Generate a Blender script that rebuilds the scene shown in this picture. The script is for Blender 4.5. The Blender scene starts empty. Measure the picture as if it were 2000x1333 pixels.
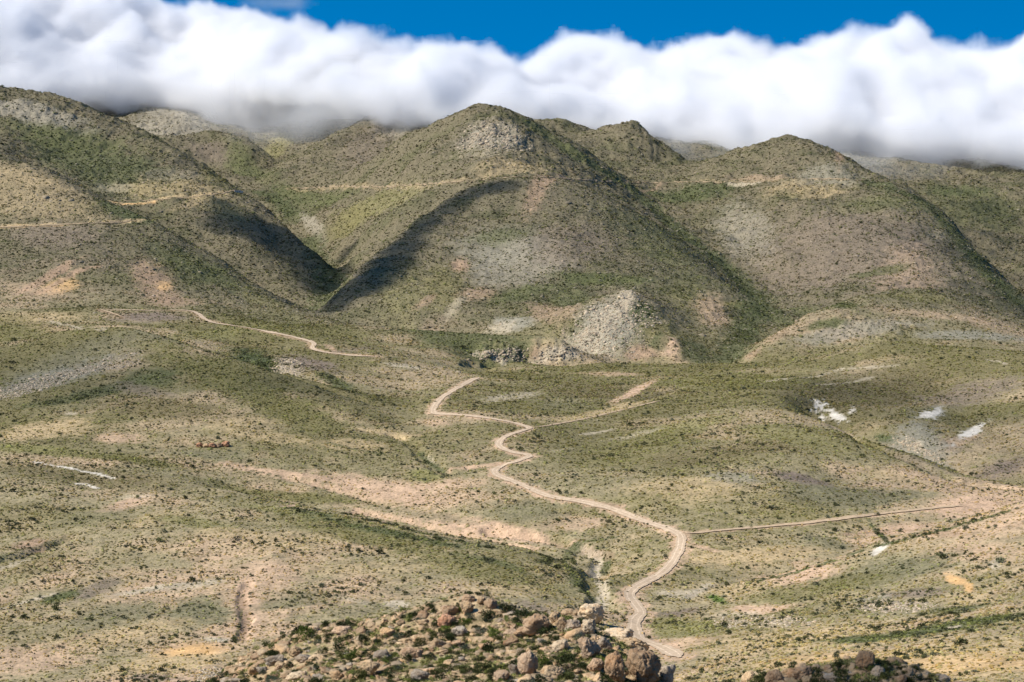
import bpy, bmesh, math, random
import numpy as np
from mathutils import Vector, Matrix

# ============================================================ camera, sky, sun, exposure
S = bpy.context.scene
COL = S.collection
F = 3487.0                       # focal length in pixels of the 2000 px wide photograph
PITCH = math.atan((666.5-330.0)/F)
cd = bpy.data.cameras.new("camera")
cd.sensor_width = 36.0
cd.lens = 36.0*F/2000.0
cd.clip_start = 0.5
cd.clip_end = 60000.0
cam = bpy.data.objects.new("camera", cd)
COL.objects.link(cam)
cam.location = (0, 0, 0)
cam.rotation_euler = (math.pi/2-PITCH, 0, 0)
S.camera = cam
cd.dof.use_dof = True
cd.dof.focus_distance = 1300.0
cd.dof.aperture_fstop = cd.lens*0.001/0.10

SUN_DIR = Vector((-0.68, -0.18, 0.71)).normalized()     # towards the sun: high, from the left
sl = bpy.data.lights.new("sun", 'SUN')
sl.energy = 5.0
sl.angle = math.radians(0.53)
sl.color = (1.0, 0.94, 0.84)
so = bpy.data.objects.new("sun", sl)
COL.objects.link(so)
so.rotation_euler = SUN_DIR.to_track_quat('Z', 'Y').to_euler()
so.location = (-400, 100, 900)

W = bpy.data.worlds.new("World"); S.world = W; W.use_nodes = True
wn, wl = W.node_tree.nodes, W.node_tree.links
bg = wn["Background"]
sky = wn.new("ShaderNodeTexSky"); sky.sky_type = 'NISHITA'; sky.sun_disc = False
sky.sun_elevation = math.asin(SUN_DIR.z)
sky.sun_rotation = math.atan2(SUN_DIR.x, SUN_DIR.y)
sky.altitude = 3200.0; sky.air_density = 1.0; sky.dust_density = 0.3; sky.ozone_density = 4.0
tc = wn.new("ShaderNodeTexCoord")
mp = wn.new("ShaderNodeMapping"); mp.inputs['Location'].default_value = (0, 0, 0.26)
hs = wn.new("ShaderNodeHueSaturation"); hs.inputs['Saturation'].default_value = 1.38; hs.inputs['Hue'].default_value = 0.492; hs.inputs['Value'].default_value = 1.32
wl.new(tc.outputs['Generated'], mp.inputs['Vector']); wl.new(mp.outputs[0], sky.inputs['Vector'])
wl.new(sky.outputs[0], hs.inputs['Color']); wl.new(hs.outputs[0], bg.inputs['Color'])
bg.inputs['Strength'].default_value = 0.10
S.view_settings.view_transform = 'Standard'; S.view_settings.look = 'None'
S.view_settings.exposure = 0.3; S.view_settings.gamma = 1.0
S.cycles.max_bounces = 14; S.cycles.diffuse_bounces = 3; S.cycles.glossy_bounces = 1
S.cycles.volume_bounces = 12; S.cycles.transparent_max_bounces = 16
S.cycles.use_denoising = True

rng = np.random.default_rng(7)
random.seed(7)

# ============================================================ helpers
CP, SP = math.cos(PITCH), math.sin(PITCH)
def ray(u, v):
    xc = (np.asarray(u, float)-1000.0)/F; yc = (666.5-np.asarray(v, float))/F
    return xc, CP+yc*SP, -SP+yc*CP                # direction x, y, z
def at(u, v, Y):                                  # sight line -> point at forward distance Y
    dx, dy, dz = ray(u, v); s = Y/dy
    return dx*s, Y+0*s, dz*s

_P = np.arange(512); rng.shuffle(_P); _P = np.concatenate([_P, _P])
_G = np.array([(math.cos(a), math.sin(a)) for a in np.linspace(0, 2*math.pi, 512, endpoint=False)])
def pnoise(x, y, seed=0):                         # 2-D gradient noise, about -0.7..0.7
    x = np.asarray(x, float)+seed*17.13; y = np.asarray(y, float)-seed*9.71
    xi = np.floor(x).astype(int); yi = np.floor(y).astype(int)
    fx = x-xi; fy = y-yi
    ux = fx*fx*fx*(fx*(fx*6-15)+10); uy = fy*fy*fy*(fy*(fy*6-15)+10)
    def g(ix, iy, dx, dy):
        h = _P[(_P[ix & 511]+iy) & 511]; v = _G[h]
        return v[..., 0]*dx+v[..., 1]*dy
    a = g(xi, yi, fx, fy); b = g(xi+1, yi, fx-1, fy)
    c = g(xi, yi+1, fx, fy-1); d = g(xi+1, yi+1, fx-1, fy-1)
    return (a+(b-a)*ux)*(1-uy)+(c+(d-c)*ux)*uy
def fbm(x, y, lam, octv, gain=0.5, seed=0, ridged=False):
    t = 0; a = 1.0; n = 0
    for k in range(octv):
        p = pnoise(x/lam, y/lam, seed+k*3)*1.4
        if ridged: p = 1-2*np.abs(p)
        t = t+a*p; n += a; a *= gain; lam *= 0.5
    return t/n
def smooth(a, b, x):
    t = np.clip((x-a)/(b-a), 0, 1); return t*t*(3-2*t)

# ============================================================ relief: ridge and valley lines
# each line is a chain of (u, v, Y): sight line in the photograph and forward distance in metres
L = []
def ln(*p): L.append(p)
# --- nearest left spur with the contour road
ln((-300,200,3250),(-150,245,3100),(0,312,2950),(100,345,2880),(200,395,2800),(280,430,2700),(360,470,2620),(440,515,2550),(520,570,2480),(580,605,2400),(618,618,2300))
ln((-300,585,2200),(-100,590,2150),(0,592,2130),(200,602,2090),(400,612,2090),(560,636,2120),(640,628,2200))
ln((-150,450,2680),(0,445,2600),(130,440,2560),(250,433,2650))
ln((-100,520,2360),(0,525,2330),(150,520,2320),(300,525,2370),(430,572,2300))
ln((0,335,3180),(200,410,3100),(280,445,2980),(360,485,2880),(440,530,2780),(520,582,2680),(590,616,2520),(630,626,2380))
# --- second spur, tall, shadowed right flank
ln((-300,160,4500),(-150,170,4300),(0,182,4100),(100,193,4000),(200,230,3900),(300,278,3750),(400,333,3600),(465,372,3450),(500,402,3300),(560,450,3150),(610,490,3020),(645,525,2880),(655,552,2780))
ln((100,300,3600),(200,330,3450),(300,350,3380))
ln((250,390,3250),(380,385,3200),(440,398,3200))
ln((430,420,3120),(480,470,2980),(500,500,2880)); ln((540,560,2720),(600,600,2560))
ln((560,500,3020),(600,540,2880),(630,580,2680))
# --- gorge floor and its upper valley
ln((560,275,5350),(545,310,4950),(520,350,4580),(500,378,4250),(530,440,3850),(590,490,3500),(640,535,3200),(660,556,2960),(650,580,2750),(630,608,2450),(640,632,2230))
ln((200,250,4700),(300,300,4550),(400,352,4400),(460,380,4300))
# --- gorge right wall, lit
ln((560,368,4300),(650,368,4050),(780,365,3500),(860,360,3250),(920,352,3200))
ln((600,430,3800),(700,410,3520),(770,400,3350)); ln((640,490,3420),(700,470,3250),(760,430,3150)); ln((680,525,3060),(700,505,3020))
# --- main mountain: shoulder, peak
ln((640,618,2300),(680,560,2480),(700,527,2560),(770,468,2740),(820,430,2850),(900,378,2980),(980,349,3050),(1050,347,3050),(1150,368,3000),(1250,430,2900),(1330,495,2780),(1420,560,2600),(1490,600,2450))
ln((720,535,2800),(780,480,2960),(840,435,3060),(900,392,3110))
ln((640,366,4080),(700,335,3950),(800,275,3800),(880,235,3750),(940,212,3700),(1000,226,3700),(1050,248,3720),(1120,290,3750),(1180,330,3700),(1220,357,3650))
ln((900,300,3450),(1000,300,3450),(1080,320,3450)); ln((960,250,3600),(970,275,3520))
ln((940,330,3230),(1060,332,3230)); ln((800,330,3500),(850,340,3380))
ln((700,600,2340),(780,560,2430),(860,480,2640),(940,430,2800)); ln((1040,420,2800),(1100,500,2560),(1120,560,2420)); ln((1200,480,2700),(1280,560,2450))
ln((800,620,2260),(900,600,2300),(1000,600,2290),(1060,590,2320)); ln((930,520,2540),(1010,520,2540))
ln((940,250,4400),(800,320,4400)); ln((1050,290,4300),(1000,260,4400))
# pale outcrop
ln((1060,655,2150),(1100,620,2190),(1150,595,2230),(1225,567,2260),(1262,600,2210),(1300,650,2130)); ln((1200,640,2130),(1150,670,2090),(1200,715,2020))
ln((1225,580,2330),(1150,605,2300)); ln((1330,640,2200),(1390,600,2400)); ln((1300,690,2060),(1350,712,2010)); ln((1310,660,2090),(1320,690,2050))
# --- right gully
ln((1235,372,3800),(1290,420,3500),(1350,470,3250),(1410,520,3020),(1470,575,2760),(1490,620,2450),(1460,670,2180),(1430,722,2020))
# --- right mountain
ln((1230,357,4000),(1350,357,3950),(1430,357,3800),(1530,350,3700),(1650,352,3600),(1700,360,3600))
ln((1330,325,4350),(1440,312,4280),(1500,292,4220),(1548,268,4150),(1600,295,3950),(1650,322,3800),(1720,352,3680),(1790,385,3550),(1850,430,3350),(1900,490,3150),(1950,545,2950),(2000,590,2800),(2080,640,2700))
ln((1500,430,3330),(1600,430,3280),(1700,430,3220)); ln((1520,510,3000),(1600,510,2930),(1700,510,2880),(1800,510,2880))
ln((1420,420,3500),(1450,470,3250),(1500,560,2880)); ln((1580,580,2620),(1700,560,2660),(1800,560,2700),(1900,590,2700)); ln((1600,470,3080),(1650,380,3450))
ln((1650,345,4300),(1750,380,4100),(1830,440,3900),(1900,515,3600),(1960,575,3300),(2050,645,3000))
ln((1700,300,5000),(1800,305,4950),(1900,320,4800),(2000,345,4650),(2100,372,4500),(2300,400,4400))
ln((1800,372,4350),(1950,372,4350),(2100,390,4300)); ln((1900,430,4050),(1950,470,3850),(2050,480,3850)); ln((2000,530,3550),(2100,580,3300),(2300,600,3300))
# hills behind, under the cloud
ln((1040,240,4700),(1100,236,4700),(1170,262,4600),(1240,250,4550),(1300,285,4450),(1330,320,4380)); ln((1150,310,4250),(1230,320,4200),(1290,340,4150))
ln((1120,280,4450),(1150,262,4800)); ln((1330,340,4300),(1300,310,4550))
# --- upper left mountains
ln((522,352,4380),(570,322,4520),(620,290,4680),(670,262,4840),(720,234,4980),(785,210,5100),(810,240,4950)); ln((552,330,4700),(600,302,4900),(650,278,5080),(700,258,5300),(760,240,5500)); ln((640,318,4520),(700,290,4620),(750,268,4760)); ln((700,322,4400),(760,300,4500))
ln((600,350,4350),(680,348,4180))
ln((450,262,4950),(520,300,4800));  ln((200,240,5700),(250,214,5700),(330,204,5750),(400,205,5800),(450,240,5600),(500,250,5600)); ln((260,270,5200),(350,290,5050),(430,290,5100),(480,310,4950)); ln((400,335,4700),(460,352,4450))
ln((380,250,5400),(420,262,5300)); ln((520,225,6100),(600,225,6200),(560,245,5600)); ln((560,285,5250))
ln((-400,165,7200),(0,170,7200),(500,175,7200),(1000,195,7000),(1400,235,7000),(1700,275,7000),(2000,320,7000),(2400,350,7000))
ln((-400,150,9800),(600,185,9800),(1500,250,9800),(2400,330,9800))
# --- bench with the far road, spur with eroded face
ln((200,606,2060),(370,608,2060),(400,625,2010),(470,638,1970),(540,652,1920),(600,667,1870),(650,690,1800),(735,697,1780))
ln((0,620,2000),(100,625,1980)); ln((0,655,1850),(120,650,1850),(250,642,1880),(350,650,1860)); ln((700,660,1990),(800,690,1890),(860,715,1830))
ln((650,634,2160),(750,643,2120),(850,650,2080),(950,655,2050),(1050,657,2040),(1100,673,2010),(1168,710,1960))
ln((750,662,2200),(850,668,2180),(950,675,2150),(1050,678,2130),(1150,712,2070)); ln((930,708,1960),(1050,712,1950),(1100,720,1930)); ln((900,668,2010),(880,690,1940))
# --- crest of the middle ground
ln((900,730,1830),(940,717,1880),(1060,714,1890),(1180,713,1890),(1300,717,1890),(1430,717,1870),(1500,713,1850),(1560,704,1830),(1640,688,1810),(1720,672,1790),(1850,680,1750),(2000,692,1700),(2300,710,1600))
ln((1060,735,1960),(1180,738,1960),(1300,740,1960),(1430,738,1960),(1560,725,1960),(1700,692,1970),(1850,697,1950),(2000,708,1900),(2300,730,1800))
ln((1440,718,1990),(1500,666,2080),(1560,626,2180),(1650,592,2280),(1760,572,2350),(1860,588,2350),(1950,618,2350),(2050,650,2350),(2300,700,2300)); ln((1600,675,2050),(1700,640,2110),(1850,645,2110),(2000,672,2080))
ln((1500,690,2180),(1520,652,2300),(1580,630,2400),(1660,605,2450),(1760,588,2560),(1860,602,2550),(1950,634,2520),(2050,665,2500))
# --- left dome and the gully with the pale bank
ln((-300,720,1650),(-100,690,1650),(0,673,1650),(100,655,1640),(200,643,1620),(260,646,1600),(330,664,1570),(400,685,1540),(480,708,1510),(560,733,1480),(640,760,1430),(700,790,1380),(760,830,1300))
ln((0,690,1740),(100,672,1740),(200,662,1740),(300,675,1720),(400,700,1680),(480,722,1630),(560,742,1560),(620,762,1500))
ln((500,693,1770),(560,712,1690),(620,727,1620),(680,748,1540)); ln((450,672,1860),(560,680,1830),(640,702,1760),(720,730,1660),(780,762,1560))
ln((200,720,1480),(200,800,1330),(200,870,1190)); ln((0,760,1430),(0,850,1230)); ln((400,780,1350),(400,860,1200)); ln((560,800,1330),(640,870,1190)); ln((-200,850,1230),(-200,760,1420))
ln((0,885,1150),(200,908,1110),(350,940,1060),(450,965,1030),(540,983,1010),(620,999,990),(700,1013,970),(800,1033,940),(870,1048,915),(960,1062,890),(1050,1082,860),(1110,1108,830),(1150,1150,785),(1165,1185,750))
ln((450,970,1060),(620,1004,1035),(700,1020,1010),(870,1056,960),(1000,1082,915),(1130,1112,880),(1175,1140,850)); ln((550,930,1110),(700,960,1080),(820,975,1060),(900,1000,1020),(1000,1030,980))
# --- valley floor, road line and right dome
ln((1350,1000,985),(1280,1028,955),(1200,1010,990),(1120,990,1010),(1040,960,1050),(970,930,1090),(960,915,1115),(1030,890,1150),(975,875,1180),(1035,835,1260),(950,815,1320),(850,806,1360),(880,765,1520),(930,740,1680))
ln((830,885,1180),(840,920,1115),(820,970,1060)); ln((760,870,1220),(780,810,1370),(840,770,1520),(840,745,1640))
ln((1330,1045,925),(1322,1085,875),(1290,1120,830),(1230,1155,790),(1250,1195,745),(1238,1230,705),(1310,1275,650))
ln((1200,900,1140),(1200,840,1290),(1200,790,1460),(1200,745,1700)); ln((1400,950,1030),(1400,880,1150),(1400,830,1270),(1400,790,1420),(1400,750,1620))
ln((1060,820,1330),(1060,770,1560)); ln((1480,900,1090),(1500,840,1220),(1520,805,1340),(1560,770,1500),(1560,735,1680)); ln((1280,970,1010),(1290,880,1160))
ln((1560,810,1380),(1640,842,1290),(1750,882,1200),(1820,906,1150),(1900,934,1095),(2000,952,1050),(2200,975,1000))
ln((1570,824,1450),(1650,858,1380),(1750,896,1300),(1820,922,1240),(1900,950,1170),(2000,968,1120),(2200,990,1080))
ln((1620,790,1500),(1700,830,1400),(1780,860,1330)); ln((1700,745,1640),(1820,800,1450),(1840,860,1320)); ln((1850,745,1590),(1900,835,1390),(1930,890,1270)); ln((2000,760,1500),(2000,850,1320),(2020,920,1190)); ln((1870,820,1440),(1860,840,1370))
ln((1450,1040,925),(1600,1020,940),(1750,1002,960),(1900,985,975),(2050,975,990)); ln((1500,960,1010),(1650,940,1060),(1800,955,1040))
ln((1400,1100,850),(1480,1100,850),(1600,1070,880),(1720,1062,880),(1850,1030,920),(1950,1008,940))
ln((1400,1155,790),(1470,1140,790),(1560,1115,785),(1650,1088,785),(1750,1058,785),(1850,1032,780),(1950,1002,780),(2050,975,780),(2250,950,780))
ln((1470,1143,815),(1560,1124,830),(1650,1103,835),(1750,1076,850),(1850,1050,870),(1950,1022,890),(2050,1000,910))
ln((1350,1200,735),(1500,1200,710),(1700,1150,700),(1850,1115,690),(2000,1080,690),(2200,1050,690)); ln((1350,1250,660),(1500,1250,630),(1700,1225,600),(1850,1200,590),(2000,1175,580),(2200,1150,580))
ln((1400,1310,560),(1550,1300,530),(1700,1290,500),(1850,1270,490),(2000,1255,480),(2200,1240,470)); ln((1400,1400,430),(1700,1390,380),(2000,1370,370),(2300,1350,370))
# --- left lower slopes
ln((-300,960,1030),(0,950,1040),(200,960,1030),(350,975,1000)); ln((-300,1050,900),(0,1040,915),(200,1040,900),(400,1050,880),(600,1070,850),(800,1090,830),(950,1110,800))
ln((-300,1150,790),(0,1140,800),(200,1140,790),(400,1140,780),(600,1150,765),(800,1160,750),(1000,1180,725)); ln((-300,1240,690),(0,1240,690),(200,1240,690),(400,1230,690),(600,1230,680),(800,1240,660),(1000,1250,650),(1150,1230,680))
ln((-300,1350,590),(0,1340,600),(200,1340,595),(400,1340,580),(700,1350,560),(1000,1370,540),(1250,1360,560))
ln((-10,1105,830),(60,1090,850),(130,1075,870)); ln((470,1250,672),(475,1200,720))
# --- boulder knoll and its back side
ln((380,1352,215),(430,1315,212),(500,1272,210),(560,1245,208),(640,1225,205),(720,1212,203),(800,1193,201),(860,1175,200),(930,1163,200),(1000,1190,196),(1070,1206,192),(1150,1212,186),(1185,1240,182),(1230,1278,176),(1280,1305,170),(1310,1345,165),(1320,1390,160))
ln((600,1333,178),(800,1333,170),(1000,1333,162),(1180,1340,152)); ln((700,1260,192),(850,1240,190),(1000,1255,182),(1130,1282,172))
ln((300,1500,260),(430,1460,262),(700,1420,262),(930,1400,260),(1180,1430,245),(1330,1480,230)); ln((0,1600,250),(-300,1650,250)); ln((300,1430,210),(200,1520,200),(0,1600,180),(-300,1700,180))
ln((-300,1500,400),(200,1480,400),(700,1460,390),(1100,1450,380),(1350,1450,370)); ln((1360,1430,170),(1400,1480,200))
# --- shaded nearer knoll
ln((1430,1365,126),(1480,1328,124),(1580,1308,122),(1660,1298,121),(1720,1294,120),(1790,1308,119),(1860,1330,118),(1930,1365,117))
ln((1430,1500,165),(1680,1470,170),(1950,1500,165)); ln((1680,1420,104),(1500,1440,106),(1850,1440,104)); ln((2050,1500,125),(2300,1500,150)); ln((2000,1450,250),(1700,1450,260),(2300,1400,260))
ln((-300,1700,110),(200,1650,110),(700,1500,120),(1100,1480,118),(1350,1520,115)); ln((-300,2000,55),(300,2000,55),(1000,2000,55),(1600,2000,55),(2300,2000,55)); ln((-300,2200,15),(1000,2200,15),(2300,2200,15))
pts = []
for p in L:
    for a, b in zip(p, p[1:]):
        d = math.hypot((b[0]-a[0])/F, math.log(b[2]/a[2]))
        n = max(1, int(round(d/0.022)))
        for k in range(n):
            t = k/n
            pts.append((a[0]+(b[0]-a[0])*t, a[1]+(b[1]-a[1])*t, a[2]*(b[2]/a[2])**t))
    pts.append(p[-1])
P = np.array(pts)
px, py, pz = at(P[:, 0], P[:, 1], P[:, 2])
ca = np.stack([px/py, np.log(py)], 1); cv = pz/py
keep = []
for i in range(len(ca)):                          # drop near-coincident points
    if all(abs(ca[i]-ca[j]).sum() > 0.004 for j in keep): keep.append(i)
ca, cv = ca[keep], cv[keep]
CC = 0.008
def kern(a, b):
    d = a[:, None, :]-b[None, :, :]
    return np.sqrt((d**2).sum(2)+CC*CC)
n = len(ca)
A = np.zeros((n+1, n+1)); A[:n, :n] = kern(ca, ca)-np.eye(n)*0.0012; A[:n, n] = 1; A[n, :n] = 1
wgt = np.linalg.solve(A, np.append(cv, 0))
print("relief points", n)

# ============================================================ terrain grid
def rows(a, b, st): return np.arange(math.log(a), math.log(b), st)
lnY = np.concatenate([rows(4, 60, 0.06), rows(60, 100, 0.01), rows(100, 240, 0.0035), rows(240, 1750, 0.0032), rows(1750, 5600, 0.0018), rows(5600, 11000, 0.012)])
side_ = np.linspace(.41, 1.4, 34)
sg = np.concatenate([-side_[::-1], np.linspace(-0.40, 0.40, 1081), side_]); NS = len(sg)
cs = np.linspace(-0.40, 0.40, 361)
crow = np.arange(lnY[0]-0.01, lnY[-1]+0.02, 0.005)
base = np.zeros((len(crow), len(cs)))
for i, r in enumerate(crow):
    q = np.stack([cs, np.full(len(cs), r)], 1)
    base[i] = kern(q, ca)@wgt[:n]+wgt[n]
def upsample(tab, r, s):
    fr = (r-crow[0])/0.005; fs = (s-cs[0])/(cs[1]-cs[0])
    i = np.clip(fr.astype(int), 0, len(crow)-2); j = np.clip(fs.astype(int), 0, len(cs)-2)
    a = fr-i; b = np.clip(fs-j, 0, 1)
    return (tab[i, j]*(1-a)*(1-b)+tab[i+1, j]*a*(1-b)+tab[i, j+1]*(1-a)*b+tab[i+1, j+1]*a*b)
RR, SS = np.meshgrid(lnY, sg, indexing='ij')
YY = np.exp(RR); XX = SS*YY
ZZ = upsample(base, RR, SS)*YY
mtn = smooth(1950, 2400, YY)
near = 1-smooth(300, 420, YY)
# erosion detail: warped ridged noise on the mountains, gentle swells in the valley
wx = XX+60*fbm(XX, YY, 260, 2, seed=5); wy = YY+60*fbm(XX, YY, 260, 2, seed=9)
far = .5+.5*smooth(2500, 3700, YY)
ZZ += far*mtn*8.0*fbm(wx*1.0+25*fbm(XX, YY, 90, 2, seed=15), wy, 125, 4, .6, seed=13, ridged=True)
ZZ += far*mtn*(19.0*fbm(wx, wy, 310, 7, 0.55, seed=1, ridged=True)+7.5*fbm(XX, YY, 62, 5, 0.62, seed=21, ridged=True)+2.6*fbm(XX, YY, 22, 3, 0.6, seed=23, ridged=True))
ZZ -= far*mtn*11.0
ZZ += (1-mtn)*(1-near)*(2.6*fbm(wx, wy, 140, 6, 0.5, seed=2, ridged=True)+0.45*fbm(XX, YY, 16, 3, 0.55, seed=3))
ZZ += near*(0.9*fbm(XX, YY, 18, 4, 0.5, seed=4)+0.35*fbm(XX, YY, 4, 3, 0.55, seed=6))
NR = len(lnY)
def height(x, y):
    x = np.asarray(x, float); y = np.asarray(y, float)
    fr = np.interp(np.log(y), lnY, np.arange(NR)); fs = np.interp(x/y, sg, np.arange(NS))
    i = np.clip(fr.astype(int), 0, NR-2); j = np.clip(fs.astype(int), 0, NS-2); a = fr-i; b = fs-j
    return ZZ[i, j]*(1-a)*(1-b)+ZZ[i+1, j]*a*(1-b)+ZZ[i, j+1]*(1-a)*b+ZZ[i+1, j+1]*a*b
# first surface along a sight line
TT = ZZ/YY                                        # slope to the eye
def hit(u, v, ymin=300.0):
    dx, dy, dz = ray(u, v); s = dx/dy; t = dz/dy
    j = int(round(float(np.interp(s, sg, np.arange(NS))))); col = TT[:, min(max(j, 0), NS-1)]
    m = np.nonzero((col[1:] >= t) & (YY[1:, 0] > ymin))[0]
    k = (m[0]+1) if len(m) else NR-2
    a, b = col[k-1], col[k]; f = 0 if b == a else min(max((t-a)/(b-a), 0), 1)
    Y = math.exp(lnY[k-1]+(lnY[k]-lnY[k-1])*f)
    return s*Y, Y
def carve(wid, dep, *uv):
    pl = [np.array(hit(*p)) for p in uv]; ex = wid*3
    lo = np.min(pl, 0)-ex; hi = np.max(pl, 0)+ex
    i0, i1 = np.searchsorted(lnY, np.log([lo[1], hi[1]])); ss = [x/y for x in (lo[0], hi[0]) for y in (lo[1], hi[1])]
    j0, j1 = np.searchsorted(sg, min(ss)), np.searchsorted(sg, max(ss)); win = (slice(i0, i1), slice(j0, j1))
    X_ = XX[win]+wid*1.3*fbm(XX[win], YY[win], 26, 3, .6, seed=81); Y_ = YY[win]+wid*1.3*fbm(XX[win], YY[win], 26, 3, .6, seed=83); d = np.full(X_.shape, 1e9)
    for a, b in zip(pl, pl[1:]):
        ab = b-a; t = np.clip(((X_-a[0])*ab[0]+(Y_-a[1])*ab[1])/max((ab**2).sum(), 1e-6), 0, 1)
        d = np.minimum(d, np.hypot(X_-a[0]-t*ab[0], Y_-a[1]-t*ab[1]))
    ZZ[win] -= dep*smooth(wid*1.5, wid*.45, d)
for c_ in [(5,3.2,(1180,1190),(1160,1130),(1178,1090),(1130,1068),(1060,1050),(960,1036)),(5,2.6,(870,922),(845,905),(825,888),(800,862),(770,850)),(3,1.6,(980,908),(920,914),(870,924)),(2.2,1.1,(470,1250),(480,1210),(468,1180),(485,1140)),
           (6,3.5,(1640,838),(1700,868),(1760,890),(1830,918),(1900,944),(1990,956)),(4,2.0,(1600,1102),(1680,1076),(1725,1060),(1790,1040),(1900,1010)),(4,2.5,(-20,1100),(40,1085),(90,1066),(140,1052)),(4,1.5,(700,1000),(800,1022),(900,1044),(1040,1072)),
           (7,4,(480,706),(540,726),(600,744),(660,765),(740,790)),(2.5,1.2,(1340,1172),(1370,1155),(1420,1140),(1500,1126)),(4,1.5,(560,930),(650,955),(760,985)),(3,1.2,(1090,1092),(1200,1058),(1290,1040)),(3,1.5,(1240,786),(1290,770),(1330,757)),(16,7,(935,715),(985,700),(1040,708),(1120,712))]: carve(*c_)
def craggy(u, v, rx, ry, amp, lam):                # bare rock standing out of the slope
    x, y = hit(u, v); i0, i1 = np.searchsorted(lnY, np.log([y-1.8*ry, y+1.8*ry])); ss = [(x+k*rx*1.8)/(y+q*ry*1.8) for k in (-1, 1) for q in (-1, 1)]
    win = (slice(i0, i1), slice(np.searchsorted(sg, min(ss)), np.searchsorted(sg, max(ss)))); X_, Y_ = XX[win], YY[win]
    w_ = smooth(1.2, .5, np.hypot((X_-x)/rx, (Y_-y)/ry)+.5*fbm(X_, Y_, 40, 3, .6, seed=91))
    ZZ[win] += w_*amp*(.4+fbm(X_, Y_*.7, lam, 4, .65, seed=93, ridged=True))
for c_ in [(1190,625,80,120,5,30),(980,265,60,130,8,34),(760,235,80,140,9,40),(330,250,110,160,10,45),(100,210,90,120,7,34),(1080,690,30,30,5,14),(975,692,30,30,5,14),(1300,690,30,40,3,18),(1240,265,70,120,8,36),(1560,285,60,90,6,30),(1700,645,70,60,4,20)]: craggy(*c_)
TT = ZZ/YY
VIS = TT >= np.maximum.accumulate(np.where(YY > 60, TT, -9), axis=0)-0.0008   # seen from the lookout (only steers how densely plants are sown)
# ============================================================ ground cover: what grows or lies bare where
KIND = {  # albedo, plant density, share of dark bushes
 'pink':   ((.56,.385,.255), .38, .25), 'tan':  ((.48,.36,.20), .55, .3), 'olive': ((.172,.155,.058), 1.0, .4),
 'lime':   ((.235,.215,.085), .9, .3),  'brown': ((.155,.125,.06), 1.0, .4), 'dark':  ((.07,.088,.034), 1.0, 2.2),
 'sage':   ((.205,.185,.105), .55, .6), 'grey':  ((.27,.25,.19), .5, .8), 'mauve': ((.22,.17,.13), .5, .7),
 'white':  ((.70,.64,.54), .04, .1), 'pale': ((.50,.42,.30), .4, .5),  'rock':  ((.31,.275,.21), .5, 1.0),
 'orange': ((.64,.40,.18), .07, .1), 'rust':  ((.37,.25,.165), .45, .4), 'vivid': ((.11,.17,.04), 1.0, .3),
 'green':  ((.098,.110,.042), 1.0, .8)}
lowf = fbm(wx, wy, 170, 4, 0.55, seed=31); midf = fbm(XX, YY, 45, 4, 0.6, seed=33); hif = fbm(XX, YY, 9, 3, 0.6, seed=35)
vhf = fbm(XX, YY, 3.5, 2, 0.7, seed=37)
def mix3(a, b, w): return a*(1-w[..., None])+np.array(b, np.float32)*w[..., None]
def c(k): return KIND[k][0]
one = np.ones_like(XX)[..., None]
val = mix3(np.array((.31,.262,.15))*one, c('olive'), smooth(.0, .4, lowf+.3*hif)*.75)
low_ = 1-smooth(850, 1150, YY)
val = mix3(val, (.45,.335,.20), low_*(.12+.45*smooth(-.25, .35, midf-.6*lowf)))
zone = smooth(1000, 1250, YY)*(1-smooth(1900, 2300, YY))
val = mix3(val, (.165,.143,.058), zone*smooth(-.5, .15, lowf+.2*hif)*.85)
val = mix3(val, c('pink'), smooth(-0.05, .45, -lowf+midf*.6)*(.75-.35*zone))
mt = mix3(np.array((.195,.170,.105))*one, c('green'), smooth(0, .45, lowf+.5*midf)*.6)
mt = mix3(mt, (.255,.21,.145), smooth(.0, .5, midf-.4*lowf+.25*hif)*.6)
mt = mix3(mt, (.30,.22,.14), smooth(.28, .6, fbm(wx, wy, 120, 4, .6, seed=41))*.6)
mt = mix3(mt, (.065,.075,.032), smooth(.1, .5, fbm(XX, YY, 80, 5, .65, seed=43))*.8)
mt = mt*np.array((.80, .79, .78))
COLR = (val*(1-mtn[..., None])+mt*mtn[..., None]).astype(np.float32)
del val, mt
VEG = (0.75+0.25*mtn+0.3*lowf-.15*low_).astype(np.float32); BSH = (0.45+0.6*mtn+0.6*midf).astype(np.float32)
TAL = np.zeros(XX.shape)
def paint(win, w, kind):
    col, veg, bsh = KIND[kind]
    COLR[win] = COLR[win]*(1-w[..., None])+np.array(col, np.float32)*w[..., None]
    VEG[win] = VEG[win]*(1-w)+veg*w; BSH[win] = BSH[win]*(1-w)+bsh*w
def window(x0, x1, y0, y1):
    i0 = np.searchsorted(lnY, math.log(max(y0, 5))); i1 = np.searchsorted(lnY, math.log(max(y1, 6)))+1
    ss = [x/y for x in (x0, x1) for y in (max(y0, 5), max(y1, 6))]
    j0 = np.searchsorted(sg, min(ss)); j1 = np.searchsorted(sg, max(ss))+1
    return slice(i0, min(i1, NR)), slice(j0, min(j1, NS))
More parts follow.
